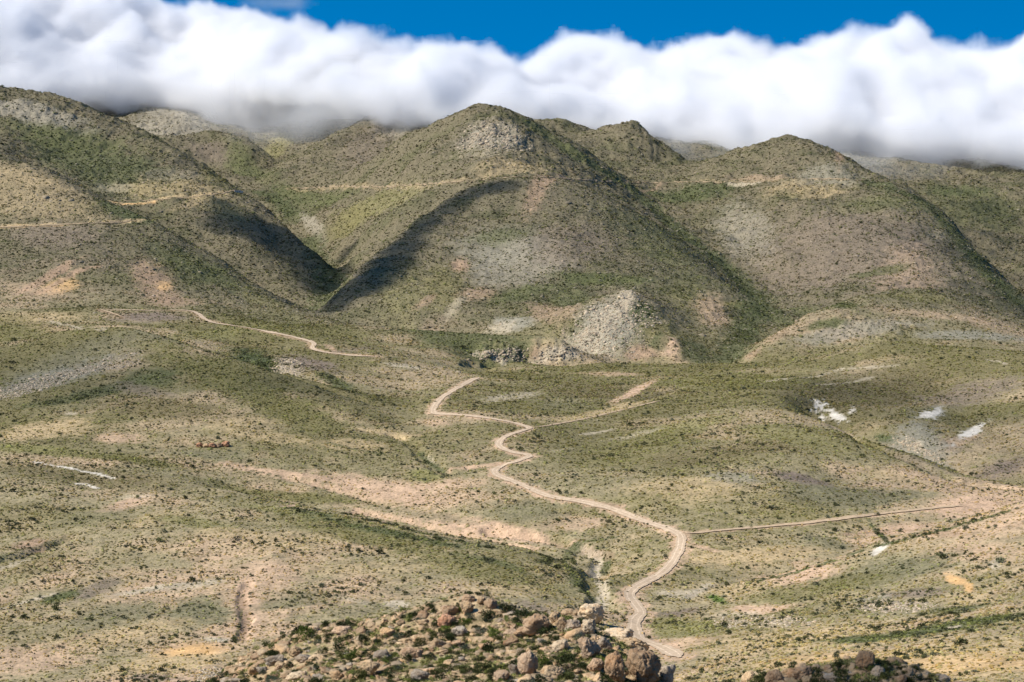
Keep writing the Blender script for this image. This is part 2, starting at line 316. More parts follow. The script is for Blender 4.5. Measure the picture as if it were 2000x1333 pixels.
def patch(kind, u, v, ru, rv, rot=0.0, st=0.8, edge=0.5):
    st = min(1.0, st*1.25)*(.65 if v < 600 and kind in ('tan', 'pale', 'pink', 'lime') else 1)
    x, y = hit(u, v); r = math.radians(rot); ax = []
    for du, dv in ((math.cos(r)*ru, math.sin(r)*ru), (-math.sin(r)*rv, math.cos(r)*rv)):
        q = [np.array(hit(u+s_*du, v+s_*dv)) for s_ in (-1, 1)]; e = []
        for s_, p in zip((-1, 1), q):
            d = (p-np.array((x, y)))*s_
            if abs(d[1]) < 0.16*y: e.append(d)
        ax.append(sum(e)/len(e) if e else np.array((0.0, rv*y/F*4)))
    M = np.stack(ax, 1)
    if abs(np.linalg.det(M)) < 1: return
    I = np.linalg.inv(M); ex = np.abs(M).sum(1)*1.7
    win = window(x-ex[0], x+ex[0], y-ex[1], y+ex[1])
    dx, dy = XX[win]-x, YY[win]-y
    rr = np.sqrt((I[0, 0]*dx+I[0, 1]*dy)**2+(I[1, 0]*dx+I[1, 1]*dy)**2)
    w = smooth(1.35, 0.55, rr+edge*(1.0*midf[win]+0.9*hif[win]+0.8*vhf[win]))*st
    if kind == 'talus': TAL[win] = np.maximum(TAL[win], w)
    else: paint(win, w.astype(np.float32), kind)
def seg_dist(win, pl):
    X_, Y_ = XX[win], YY[win]; d = np.full(X_.shape, 1e9)
    for a, b in zip(pl, pl[1:]):
        ab = b-a; l = max((ab**2).sum(), 1e-6)
        t = np.clip(((X_-a[0])*ab[0]+(Y_-a[1])*ab[1])/l, 0, 1)
        d = np.minimum(d, np.hypot(X_-a[0]-t*ab[0], Y_-a[1]-t*ab[1]))
    return d
def stroke(kind, wid, st, *uv):
    pl = np.array([hit(*p) for p in uv]); ex = wid*1.8
    for a, b in zip(pl, pl[1:]):
        win = window(min(a[0], b[0])-ex, max(a[0], b[0])+ex, min(a[1], b[1])-ex, max(a[1], b[1])+ex)
        w = smooth(1.3, 0.5, seg_dist(win, [a, b])/wid+0.5*midf[win]+0.8*hif[win]+.9*vhf[win])*st
        paint(win, w.astype(np.float32), kind)
for a in [
 ('talus',120,735,150,9,-14,.9),('talus',60,760,90,7,-14,.9),('talus',235,715,40,6,-10,.8),('talus',1190,630,84,50,-28,.45,.6),('talus',1080,690,55,14,0,.9),('talus',975,692,50,12,0,.8),('talus',1800,880,50,12,25,.7),('talus',1740,1185,70,10,0,.6),('talus',430,1320,60,16,0,.8),('talus',560,722,30,9,0,.6),('talus',1480,1215,90,8,0,.5),('talus',960,265,60,28,0,.7),
 # mountains
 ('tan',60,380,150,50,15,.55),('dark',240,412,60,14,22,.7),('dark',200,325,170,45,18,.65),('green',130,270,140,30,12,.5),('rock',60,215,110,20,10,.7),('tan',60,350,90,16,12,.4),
 ('tan',330,365,90,14,0,.65),('pale',225,372,34,10,0,.5),('pale',330,345,60,10,0,.35),('tan',400,385,60,8,-5,.6),('olive',430,350,40,14,30,.6),('lime',440,410,50,18,20,.5),
 ('rust',300,535,45,34,20,.65),('rust',315,575,40,24,20,.55),('orange',320,560,16,10,0,.6),('orange',115,560,40,14,-12,.6),('rust',90,545,70,8,-28,.75),('pink',60,570,60,12,0,.6),('rust',340,590,60,8,0,.5),('mauve',110,460,90,25,0,.5),
 ('green',350,510,80,30,30,.6),('lime',520,590,70,16,28,.6),('green',430,540,50,20,30,.6),('rock',330,250,80,28,0,.7),('mauve',420,300,60,22,10,.5),('green',490,340,50,14,10,.7),
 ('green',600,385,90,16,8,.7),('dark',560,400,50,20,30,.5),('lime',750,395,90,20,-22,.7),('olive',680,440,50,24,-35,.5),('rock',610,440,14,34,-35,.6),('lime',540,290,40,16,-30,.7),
 ('rock',960,262,60,28,0,.7),('tan',1000,318,70,10,0,.5),('pale',940,300,50,10,0,.4),('tan',1010,337,60,5,0,.5),('rust',1070,345,40,6,0,.6),('rock',760,240,40,20,0,.7),('mauve',720,300,60,20,-15,.4),
 ('rock',1010,520,100,50,0,.55),('grey',980,480,90,40,0,.4),('lime',790,570,50,50,-45,.6),('olive',870,560,40,40,-40,.5),('green',1170,545,100,12,3,.85),('green',1010,575,70,14,-10,.7),('rust',900,522,18,14,0,.7),('rust',930,575,40,12,0,.5),('green',1120,590,70,14,0,.6),
 ('rust',1080,610,50,16,0,.5),('grey',1000,630,40,14,0,.8),('pale',890,597,30,9,-40,.6),('pale',975,640,30,12,-10,.5),('rust',830,590,25,8,-30,.5),('green',980,460,60,14,-5,.5),('mauve',1110,470,80,40,0,.45),
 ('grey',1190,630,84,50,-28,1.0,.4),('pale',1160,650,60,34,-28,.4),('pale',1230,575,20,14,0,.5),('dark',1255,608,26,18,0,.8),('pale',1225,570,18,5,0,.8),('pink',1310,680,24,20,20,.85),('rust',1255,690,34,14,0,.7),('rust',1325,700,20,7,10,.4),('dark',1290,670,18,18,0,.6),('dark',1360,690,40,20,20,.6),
 ('lime',1350,590,50,30,35,.5),('olive',1450,600,60,10,12,.7),('green',1300,480,90,40,35,.45),('pink',1390,610,40,24,35,.5),
 ('mauve',1650,480,190,80,0,.55),('rock',1450,450,60,50,30,.5),('pink',1770,545,60,22,0,.45),('pink',1480,350,60,6,0,.5),('tan',1580,365,80,16,0,.65),('grey',1620,340,60,22,0,.5),('green',1720,395,80,14,0,.5),('green',1720,530,60,8,-12,.6),
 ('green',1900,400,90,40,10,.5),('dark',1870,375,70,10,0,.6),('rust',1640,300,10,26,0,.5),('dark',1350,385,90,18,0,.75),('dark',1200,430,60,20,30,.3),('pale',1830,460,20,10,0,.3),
 ('pink',1850,618,120,6,9,.35),('rock',1680,645,120,16,-8,.6),('rust',1520,655,30,5,-30,.4),('green',1610,635,40,8,-10,.7),('grey',1900,655,110,9,4,.7),('olive',1780,580,100,8,0,.4),('rust',1470,690,20,5,-30,.5),
 # eroded face, bench, left gully
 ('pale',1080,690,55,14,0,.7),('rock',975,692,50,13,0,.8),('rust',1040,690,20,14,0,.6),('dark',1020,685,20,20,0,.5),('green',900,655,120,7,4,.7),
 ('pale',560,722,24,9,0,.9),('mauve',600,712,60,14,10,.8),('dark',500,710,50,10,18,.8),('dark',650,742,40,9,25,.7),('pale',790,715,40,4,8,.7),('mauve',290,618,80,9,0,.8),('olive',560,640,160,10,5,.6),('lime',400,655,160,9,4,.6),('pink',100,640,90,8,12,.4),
 ('tan',60,618,90,10,0,.6),('olive',60,655,110,10,0,.5),
 # left dome
 ('sage',200,680,190,26,0,.65),('olive',430,735,170,34,20,.85),('grey',110,738,140,16,-14,.7),('dark',200,765,160,10,-12,.6),('green',300,740,60,18,0,.6),('olive',560,800,130,30,22,.75),('brown',330,800,130,22,5,.7),
 ('tan',60,845,90,14,-8,.8),('tan',130,835,50,18,0,.6),('pink',230,855,50,10,0,.6),('mauve',280,765,60,10,10,.5),('lime',60,878,130,9,4,.9),('olive',240,895,140,8,6,.8),('pale',140,808,12,3,0,.6),('tan',480,825,60,10,0,.5),('sage',420,890,110,10,4,.6),
 ('brown',160,930,170,22,6,.6),('tan',520,850,100,12,8,.5),
 # middle
 ('pink',750,960,130,26,10,.75),('pink',560,925,140,7,8,.7),('pink',950,1035,170,16,12,.85),('pink',1120,1020,80,16,0,.6),('tan',700,870,60,12,5,.6),('pink',860,945,90,12,0,.55),('lime',830,930,45,14,0,.8),('sage',1030,1000,90,18,8,.65),
 ('sage',850,1010,80,8,8,.5),('tan',760,850,60,6,5,.7),('pink',850,825,30,8,0,.5),('olive',560,970,190,10,9,.75),('lime',640,1010,170,8,9,.7),
 ('olive',720,1045,170,22,11,.75),('green',760,1040,170,7,11,.8),('olive',960,1115,150,26,14,.6),('green',980,1100,90,6,16,.6),('tan',560,1060,100,20,0,.5),('tan',700,1110,140,14,0,.4),
 ('tan',310,1010,60,12,-10,.5),('pink',250,985,50,10,-15,.7),('pale',270,970,30,5,0,.4),('lime',380,1020,80,9,8,.6),('tan',450,1040,60,10,0,.5),
 ('pink',482,1195,26,60,0,1.,.4),('rust',474,1215,14,40,0,.9,.4),('pink',520,1120,60,30,0,.55),('pale',300,1150,80,6,-9,.75),('pale',390,1140,50,5,-9,.6),('mauve',190,1150,60,12,-22,.6),('green',110,1170,40,8,-15,.8),
 ('sage',390,1195,60,28,0,.9),('sage',240,1200,100,20,-10,.6),('sage',600,1170,90,18,-8,.6),('sage',700,1190,80,12,0,.5),('tan',200,1250,170,14,-10,.6),('pink',60,1290,120,26,-5,.6),('olive',60,1100,90,22,-8,.4),('sage',180,1010,60,12,-8,.4),
 ('orange',370,1276,72,20,-8,1.0,.35),('orange',340,1290,40,14,-8,.8,.3),('tan',330,1300,120,20,-6,.8),('pale',420,1250,34,6,0,.8),('mauve',300,1325,60,10,0,.6),('pale',775,1180,22,8,0,.8),('pale',690,1172,30,5,10,.4),('rust',60,1065,40,12,-10,.7),
 ('mauve',1050,1190,40,8,20,.6),('tan',980,1155,90,12,0,.5),
 # right dome and right hillside
 ('brown',1180,765,120,18,0,.6),('olive',1400,745,190,12,0,.7),('pale',1000,775,60,7,-8,.55),('sage',1110,790,60,12,0,.6),('pink',1240,765,50,8,-28,.8),('tan',1180,805,110,6,-12,.7),('pink',1190,730,60,4,0,.5),
 ('lime',1330,835,120,12,-10,.6),('olive',1250,870,130,18,-8,.5),('brown',1450,880,170,16,-6,.6),('lime',1540,850,110,16,10,.5),('pale',1240,850,50,5,-12,.4),('tan',1350,950,110,22,0,.6),('grey',1430,930,60,12,5,.5),
 ('mauve',1560,935,70,9,12,.8),('sage',1650,970,150,18,4,1.0),('olive',1500,1000,60,10,0,.4),('tan',1750,935,80,10,12,.5),('brown',1700,770,170,38,0,.7),('olive',1500,745,120,14,-6,.5),('mauve',1900,770,110,20,-10,.6),('pink',1870,860,50,10,-20,.5),('mauve',1960,915,60,16,-15,.85),
 ('mauve',1780,905,60,6,24,.5),('mauve',1800,870,70,14,0,.6),('dark',1745,858,34,8,5,.8),('grey',1800,885,60,12,25,.7),('pale',1795,870,12,9,0,.7),
 ('white',1606,792,14,11,30,.8,1.4),('white',1632,812,20,9,30,1.0,.9),('white',1664,800,7,8,0,.6,1.4),('white',1820,808,22,9,-8,.95,.9),('white',1898,844,34,8,-28,.9,.7),('white',1722,1067,20,7,-28,.9,.5),('pale',1945,1103,16,10,-30,.8),
 ('pink',1900,985,90,20,-6,.9),('pink',1750,1035,90,10,-6,.75),('rust',1830,1040,60,8,-6,.6),('dark',1725,1050,40,6,-5,.8),('tan',1480,1085,120,18,-4,.9),('pink',1560,1118,90,8,-6,.85),('tan',1370,1080,50,14,0,.6),('sage',1620,1060,60,10,10,.7),
 ('sage',1720,1120,160,22,-12,.9),('olive',1600,1150,130,16,-10,.6),('tan',1420,1150,80,10,-4,.6),('pink',1490,1192,70,8,-5,1.0),('pale',1440,1200,50,5,-5,.5),('vivid',1400,1170,22,8,20,.8),
 ('grey',1710,1170,60,6,-8,.6),('mauve',1790,1158,60,8,-4,.7),('orange',1865,1133,22,9,15,.8),('orange',1892,1148,10,12,-30,.8),('tan',1900,1170,60,14,0,.5),('sage',1750,1190,90,10,0,.5),
 ('pale',1330,1160,50,7,0,.6),('lime',1340,1225,80,16,0,.7),('olive',1300,1215,30,14,0,.5),('mauve',1330,1198,50,6,-8,.7),('pink',1330,1255,80,8,0,.6),('pale',1400,1283,30,3,0,.7),
 ('tan',1560,1250,200,24,-5,.8),('tan',1800,1290,300,40,-5,.85),('orange',1600,1290,150,14,-4,.35),('orange',1850,1300,200,20,-4,.35),('green',1760,1240,160,7,-5,.85),('green',1900,1215,110,9,-8,.85),('dark',1870,1190,60,6,-8,.6),('pale',1862,1226,14,3,-14,.7),
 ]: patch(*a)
for a in [
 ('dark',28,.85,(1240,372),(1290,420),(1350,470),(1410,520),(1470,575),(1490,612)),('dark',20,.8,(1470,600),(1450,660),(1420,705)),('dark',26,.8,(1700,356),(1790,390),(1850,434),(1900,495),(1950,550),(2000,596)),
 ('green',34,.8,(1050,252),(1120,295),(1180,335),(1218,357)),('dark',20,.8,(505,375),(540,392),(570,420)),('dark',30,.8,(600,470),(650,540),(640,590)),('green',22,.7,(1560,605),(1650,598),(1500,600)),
 ('pale',5,.6,(930,690),(975,705),(985,712)),('pale',3.5,.7,(1500,745),(1640,722),(1750,715)),('pale',3.5,.6,(1600,752),(1700,738)),('pale',2.5,.8,(1928,704),(1950,706),(1965,712)),
 ('pale',5,.7,(100,628),(150,640),(200,645)),('rust',8,.7,(70,575),(110,555),(150,530),(190,520)),('tan',9,.9,(215,392),(300,392),(380,385),(440,378)),('orange',6,.7,(225,396),(260,398),(300,396)),
 ('tan',7,.8,(0,444),(130,439),(250,432),(278,428)),('orange',5,.4,(0,446),(120,441)),('tan',6,.4,(560,369),(650,366),(780,364),(860,358),(920,354)),('tan',5,.5,(1350,356),(1480,354),(1530,350),(1650,351)),('rust',5,.5,(1220,356),(1290,357)),('pale',7,.8,(1425,357),(1480,357)),
 ('pink',5,.8,(640,675),(660,690),(735,696)),('mauve',6,.6,(650,690),(720,680)),('rust',3.5,.7,(190,606),(215,612),(240,622)),
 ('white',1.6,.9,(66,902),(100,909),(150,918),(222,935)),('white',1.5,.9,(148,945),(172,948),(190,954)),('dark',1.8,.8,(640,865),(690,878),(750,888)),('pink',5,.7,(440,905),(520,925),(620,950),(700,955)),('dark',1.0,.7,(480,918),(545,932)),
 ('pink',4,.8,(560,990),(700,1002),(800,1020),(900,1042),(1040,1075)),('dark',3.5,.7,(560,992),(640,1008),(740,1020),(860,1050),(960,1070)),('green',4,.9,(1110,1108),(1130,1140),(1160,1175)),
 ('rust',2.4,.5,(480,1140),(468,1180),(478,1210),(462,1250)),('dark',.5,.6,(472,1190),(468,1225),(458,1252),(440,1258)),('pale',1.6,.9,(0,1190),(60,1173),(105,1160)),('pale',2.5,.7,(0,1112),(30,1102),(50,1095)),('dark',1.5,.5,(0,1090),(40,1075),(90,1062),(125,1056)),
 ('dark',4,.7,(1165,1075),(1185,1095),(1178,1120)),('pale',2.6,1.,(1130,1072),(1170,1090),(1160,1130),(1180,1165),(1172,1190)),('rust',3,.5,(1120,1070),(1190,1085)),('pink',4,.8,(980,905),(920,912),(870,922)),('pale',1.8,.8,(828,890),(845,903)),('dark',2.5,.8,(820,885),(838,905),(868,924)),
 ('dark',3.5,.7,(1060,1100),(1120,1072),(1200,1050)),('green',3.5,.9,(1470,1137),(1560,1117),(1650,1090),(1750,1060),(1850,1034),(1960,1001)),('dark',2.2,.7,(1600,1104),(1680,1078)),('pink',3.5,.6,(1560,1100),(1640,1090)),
 ('mauve',1.6,.6,(1760,880),(1830,912),(1900,940),(1990,950)),('rust',1.2,.4,(1850,918),(1930,943)),('pale',2.5,.7,(1130,850),(1200,838)),('pale',2.2,.6,(1080,882),(1115,876)),('pale',2.6,.8,(1345,1168),(1365,1155),(1385,1142)),
 ('pink',2.5,.8,(1335,1062),(1370,1068),(1398,1077)),('rust',2.5,.7,(1640,1045),(1700,1040),(1790,1035)),('rust',1.5,.5,(60,1285),(110,1265),(170,1240)),('rust',.8,.6,(1500,1230),(1600,1215),(1700,1212)),('green',1.8,.6,(1500,1262),(1650,1250),(1800,1238)),
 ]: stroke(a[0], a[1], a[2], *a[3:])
ROAD_MAIN = [(936,738),(925,741),(905,752),(880,766),(862,778),(850,792),(846,806),(858,809),(880,810),(930,814),(970,820),(1000,826),(1022,832),(1034,836),(1020,842),(995,850),(978,860),(974,869),(982,877),(1005,885),(1035,890),(1020,898),(990,908),(968,917),(970,928),(1000,940),(1040,957),(1060,966),(1090,974),(1130,979),(1160,986),(1200,996),(1250,1016),(1300,1032),(1325,1044),(1330,1056),(1324,1080),(1308,1105),(1290,1122),(1260,1138),(1236,1152),(1230,1164),(1242,1182),(1252,1198),(1240,1212),(1240,1236),(1255,1252),(1290,1264),(1315,1278),(1330,1287)]
stroke('pink', 5.5, .8, *ROAD_MAIN)
stroke('pink', 4.0, .6, (1332,1044),(1420,1036),(1480,1031),(1560,1024),(1620,1017),(1700,1007),(1780,998),(1850,991),(1888,989))
stroke('pink', 5.0, .6, (196,605),(300,607),(372,608),(400,624),(450,636),(530,650),(604,667),(610,681),(650,691),(736,697))
# rocky knolls in the foreground
kn = near*smooth(60, 95, YY)
kw = kn[..., None].astype(np.float32)
kc = mix3(np.array((.37,.27,.155))*one, (.20,.185,.075), smooth(0, .4, fbm(XX, YY, 7, 4, .6, seed=51)))
COLR = COLR*(1-kw)+kc.astype(np.float32)*kw
VEG = VEG*(1-kn)+kn*(0.75+hif); VEG = np.clip(VEG, 0, 1.1)

def grid_mesh(name):
    nr, ns = ZZ.shape
    co = np.stack([XX, YY, ZZ], 2).reshape(-1, 3).astype(np.float32)
    idx = np.arange(nr*ns).reshape(nr, ns)
    f = np.stack([idx[:-1, :-1], idx[:-1, 1:], idx[1:, 1:], idx[1:, :-1]], 2).reshape(-1, 4).astype(np.int32)
    me = bpy.data.meshes.new(name)
    me.vertices.add(len(co)); me.vertices.foreach_set('co', co.ravel())
    me.loops.add(f.size); me.loops.foreach_set('vertex_index', f.ravel())
    me.polygons.add(len(f)); me.polygons.foreach_set('loop_start', np.arange(0, f.size, 4, dtype=np.int32))
    me.polygons.foreach_set('use_smooth', np.ones(len(f), bool))
    at_ = me.attributes.new('cover', 'FLOAT_COLOR', 'POINT')
    rgba = np.concatenate([COLR.reshape(-1, 3), np.clip(VEG, 0, 1).reshape(-1, 1)], 1).astype(np.float32)
    at_.data.foreach_set('color', rgba.ravel())
    me.update()
    return me
class Nodes:
    def __init__(s, name):
        s.m = bpy.data.materials.new(name); s.m.use_nodes = True; s.t = s.m.node_tree; s.N = s.t.nodes; s.K = s.t.links
        s.b = s.N['Principled BSDF']; s.b.inputs['Roughness'].default_value = 0.95; s.b.inputs['Specular IOR Level'].default_value = 0.15
    def set(s, sock, v):
        if isinstance(v, bpy.types.NodeSocket): s.K.new(v, sock)
        else: sock.default_value = v
    def noise(s, vec, scale, detail=4, rough=0.6, w=None):
        n = s.N.new("ShaderNodeTexNoise"); n.inputs['Scale'].default_value = scale; n.inputs['Detail'].default_value = detail; n.inputs['Roughness'].default_value = rough
        s.K.new(vec, n.inputs['Vector']); return n.outputs[0]
    def voronoi(s, vec, scale, feat='F1'):
        n = s.N.new("ShaderNodeTexVoronoi"); n.feature = feat; n.inputs['Scale'].default_value = scale; s.K.new(vec, n.inputs['Vector']); return n.outputs['Distance']
    def rng(s, v, a, b, c=0.0, d=1.0):
        n = s.N.new("ShaderNodeMapRange"); s.set(n.inputs['Value'], v)
        for k, q in zip(('From Min', 'From Max', 'To Min', 'To Max'), (a, b, c, d)): n.inputs[k].default_value = q
        return n.outputs[0]
    def math(s, op, a, b=0.0):
        n = s.N.new("ShaderNodeMath"); n.operation = op; s.set(n.inputs[0], a); s.set(n.inputs[1], b); return n.outputs[0]
    def mix(s, f, a, b, mode='MIX'):
        n = s.N.new("ShaderNodeMix"); n.data_type = 'RGBA'; n.blend_type = mode
        s.set(n.inputs[0], f); s.set(n.inputs[6], (*a, 1) if isinstance(a, tuple) else a); s.set(n.inputs[7], (*b, 1) if isinstance(b, tuple) else b); return n.outputs[2]
    def gray(s, v):
        n = s.N.new("ShaderNodeCombineColor")
        for k in range(3): s.set(n.inputs[k], v)
        return n.outputs[0]
    def bump(s, h, dist, st=1.0):
        n = s.N.new("ShaderNodeBump"); n.inputs['Distance'].default_value = dist; n.inputs['Strength'].default_value = st; s.K.new(h, n.inputs['Height']); s.K.new(n.outputs[0], s.b.inputs['Normal'])
    def pos(s):
        return s.N.new("ShaderNodeNewGeometry").outputs['Position']
    def out(s, col):
        s.K.new(col, s.b.inputs['Base Color']); return s.m
def ground_material():
    s = Nodes("dry_ground"); p = s.pos()
    a = s.N.new("ShaderNodeAttribute"); a.attribute_name = 'cover'
    n1 = s.noise(p, 0.10, 6, 0.65); n2 = s.noise(p, 0.9, 4, 0.65); n3 = s.noise(p, 0.033, 5, 0.6)
    col = s.mix(1.0, a.outputs['Color'], s.gray(s.rng(n1, .3, .7, .72, 1.28)), 'MULTIPLY')
    col = s.mix(1.0, col, s.gray(s.rng(n2, .3, .7, .78, 1.22)), 'MULTIPLY')
    # bare stony soil between the tussocks
    bare = s.math('MULTIPLY', s.rng(n2, .52, .62), s.rng(a.outputs['Alpha'], 0, 1, .25, .6))
    col = s.mix(bare, col, s.mix(0.6, col, (.46, .36, .25)))
    # tiny low plants
    v = s.voronoi(p, 0.42); sp = s.math('MULTIPLY', s.rng(v, .42, .28), s.rng(a.outputs['Alpha'], .05, .6, 0, .75))
    col = s.mix(sp, col, s.mix(0.55, col, (.055, .065, .025)))
    v2 = s.voronoi(p, 0.16); sp2 = s.math('MULTIPLY', s.rng(v2, .34, .22), s.rng(n3, .45, .6, 0, .8))
    col = s.mix(s.math('MULTIPLY', sp2, s.rng(a.outputs['Alpha'], .05, .6)), col, s.mix(0.6, col, (.05, .06, .03)))
    s.bump(s.math('ADD', s.math('MULTIPLY', n1, 2.2), s.math('MULTIPLY', n2, 0.35)), 1.0, 0.9)
    return s.out(col)
terrain = bpy.data.objects.new("terrain", grid_mesh("terrain")); COL.objects.link(terrain)
terrain['kind'] = 'structure'; terrain.data.materials.append(ground_material())

# ============================================================ prototypes
from mathutils import noise as mn
def mesh_of(name, vs, fs, mat, smooth_=True):
    me = bpy.data.meshes.new(name); me.from_pydata([tuple(v) for v in vs], [], fs); me.update()
    if smooth_: me.polygons.foreach_set('use_smooth', np.ones(len(fs), bool))
    me.materials.append(mat); return me
def ico(sub):
    b = bmesh.new(); bmesh.ops.create_icosphere(b, subdivisions=sub, radius=1.0)
    b.verts.ensure_lookup_table(); vs = [v.co.copy() for v in b.verts]; fs = [tuple(v.index for v in f.verts) for f in b.faces]; b.free(); return vs, fs
ICO = {k: ico(k) for k in (1, 2, 3, 4, 5)}
def rock_mesh(name, mat, seed, sub=4, dims=(1, 1, .75), planes=11, rough=.07, sharp=16.0):
    R = random.Random(seed); pl = []
    for _ in range(planes):
        nv = Vector((R.gauss(0, 1), R.gauss(0, 1), R.gauss(0, .8))).normalized(); pl.append((nv, R.uniform(.5, .95)))
    pl += [(Vector((0, 0, 1)), R.uniform(.7, .9)), (Vector((0, 0, -1)), .7)]
    vs = []
    off = Vector((seed*3.7, seed*1.3, 0))
    for d in ICO[sub][0]:
        t = 1.0
        for nv, q in pl:
            k = nv.dot(d)/q
            if k > 0: t += k**sharp
        r = t**(-1.0/sharp)
        w = d*1.6+off
        r *= 1+rough*2.0*mn.noise(w)+rough*1.0*mn.noise(w*2.3)+rough*.5*mn.noise(w*5.1)
        if sub >= 3:                                  # fractured blocks and joints
            q_ = d*(1.25 if sub > 4 else 1.0)+off*.37; q_ = q_+Vector((mn.noise(q_*2), mn.noise(q_*2+Vector((5, 0, 0))), mn.noise(q_*2+Vector((0, 5, 0)))))*.35
            ds_, ps_ = mn.voronoi(Vector((q_.x, q_.y*1.5, q_.z*1.8)))
            r *= 1+(.07 if sub > 4 else .18)*(mn.cell(ps_[0]*7.3)-.5)-(0.17 if sub > 4 else .14)*max(0, 1-(ds_[1]-ds_[0])/(.09 if sub > 4 else .10))
        vs.append((d.x*r*dims[0], d.y*r*dims[1], d.z*r*dims[2]))
    return mesh_of(name, vs, ICO[sub][1], mat)
def leafy_mesh(name, mat, seed, leaves, size=.16, flat=.8, cores=5, leaf_len=1.6):
    R = random.Random(seed); vs = []; fs = []
    cl = [(Vector((0, 0, .35)), .62)]+[(Vector((math.cos(a), math.sin(a), 0))*R.uniform(.3, .6)+Vector((0, 0, R.uniform(.2, .6))), R.uniform(.28, .48)) for a in [R.uniform(0, 6.28) for _ in range(cores)]]
    for _ in range(leaves):
        cc, rr = R.choice(cl); d = Vector((R.gauss(0, 1), R.gauss(0, 1), R.gauss(.35, .9))).normalized()
        p = cc+d*rr*R.uniform(.55, 1.08); p.z = max(p.z*flat, .02)
        t = (d+Vector((R.gauss(0, .6), R.gauss(0, .6), R.gauss(.3, .5)))).normalized(); sd = t.cross(Vector((R.gauss(0, 1), R.gauss(0, 1), R.gauss(0, 1)))).normalized()
        L_ = size*R.uniform(.7, 1.3)*leaf_len; W_ = size*R.uniform(.35, .6); i = len(vs)
        vs += [p-sd*W_, p+t*L_*.5+sd*W_*0.3, p+t*L_, p+sd*W_]
        fs.append((i, i+1, i+2, i+3))
    return mesh_of(name, vs, fs, mat, False)
def dome_mesh(name, mat, seed, sub=1, h=.7, rough=.35):
    vs = []; off = Vector((seed*2.1, 5, seed))
    for d in ICO[sub][0]:
        r = 1+rough*2*mn.noise(d*1.9+off)
        vs.append((d.x*r, d.y*r, max(d.z*r, -.35)*h+.15))
    return mesh_of(name, vs, ICO[sub][1], mat, False)

def rock_material(name, inst=False):
    s = Nodes(name); tcn = s.N.new("ShaderNodeTexCoord"); p = s.pos()
    oi = s.N.new("ShaderNodeObjectInfo")
    base_ = oi.outputs['Color'] if not inst else None
    if inst:
        a = s.N.new("ShaderNodeAttribute"); a.attribute_type = 'INSTANCER'; a.attribute_name = 'tint'; base_ = a.outputs['Color']
    rv = s.rng(oi.outputs['Random'], 0, 1, .82, 1.16)
    n1 = s.noise(p, 0.9, 5, .65); n2 = s.noise(p, 4.5, 5, .7); n3 = s.noise(p, 0.35, 4, .6)
    col = s.mix(1.0, base_, s.gray(rv), 'MULTIPLY')
    col = s.mix(s.rng(n1, .48, .66, 0, .75), col, s.mix(1.0, col, (.50, .40, .32), 'MULTIPLY'))      # desert varnish
    col = s.mix(s.rng(n3, .5, .62, 0, .55), col, s.mix(1.0, col, (1.25, 1.05, .85), 'MULTIPLY'))
    col = s.mix(s.rng(n2, .56, .68, 0, .5), col, (.42, .40, .33))                                     # lichen, grain
    col = s.mix(s.rng(s.noise(p, 9.0, 3, .6), .3, .45, .5, 0), col, (.10, .08, .06))
    s.bump(s.math('ADD', s.math('MULTIPLY', n1, 1.0), s.math('MULTIPLY', n2, .35)), 0.35, 0.9)
    return s.out(col)
def plant_material(name, src, trans=True):
    s = Nodes(name); p = s.pos(); oi = s.N.new("ShaderNodeObjectInfo")
    if src == 'object': base_ = oi.outputs['Color']
    else:
        a = s.N.new("ShaderNodeAttribute"); a.attribute_type = 'INSTANCER'; a.attribute_name = 'tint'; base_ = a.outputs['Color']
    col = s.mix(1.0, base_, s.gray(s.rng(oi.outputs['Random'], 0, 1, .7, 1.35)), 'MULTIPLY')
    col = s.mix(1.0, col, s.gray(s.rng(s.noise(p, 6.0 if src == 'object' else 1.1, 3, .7), .3, .7, .6, 1.4)), 'MULTIPLY')
    s.b.inputs['Roughness'].default_value = .8
    return s.out(col)

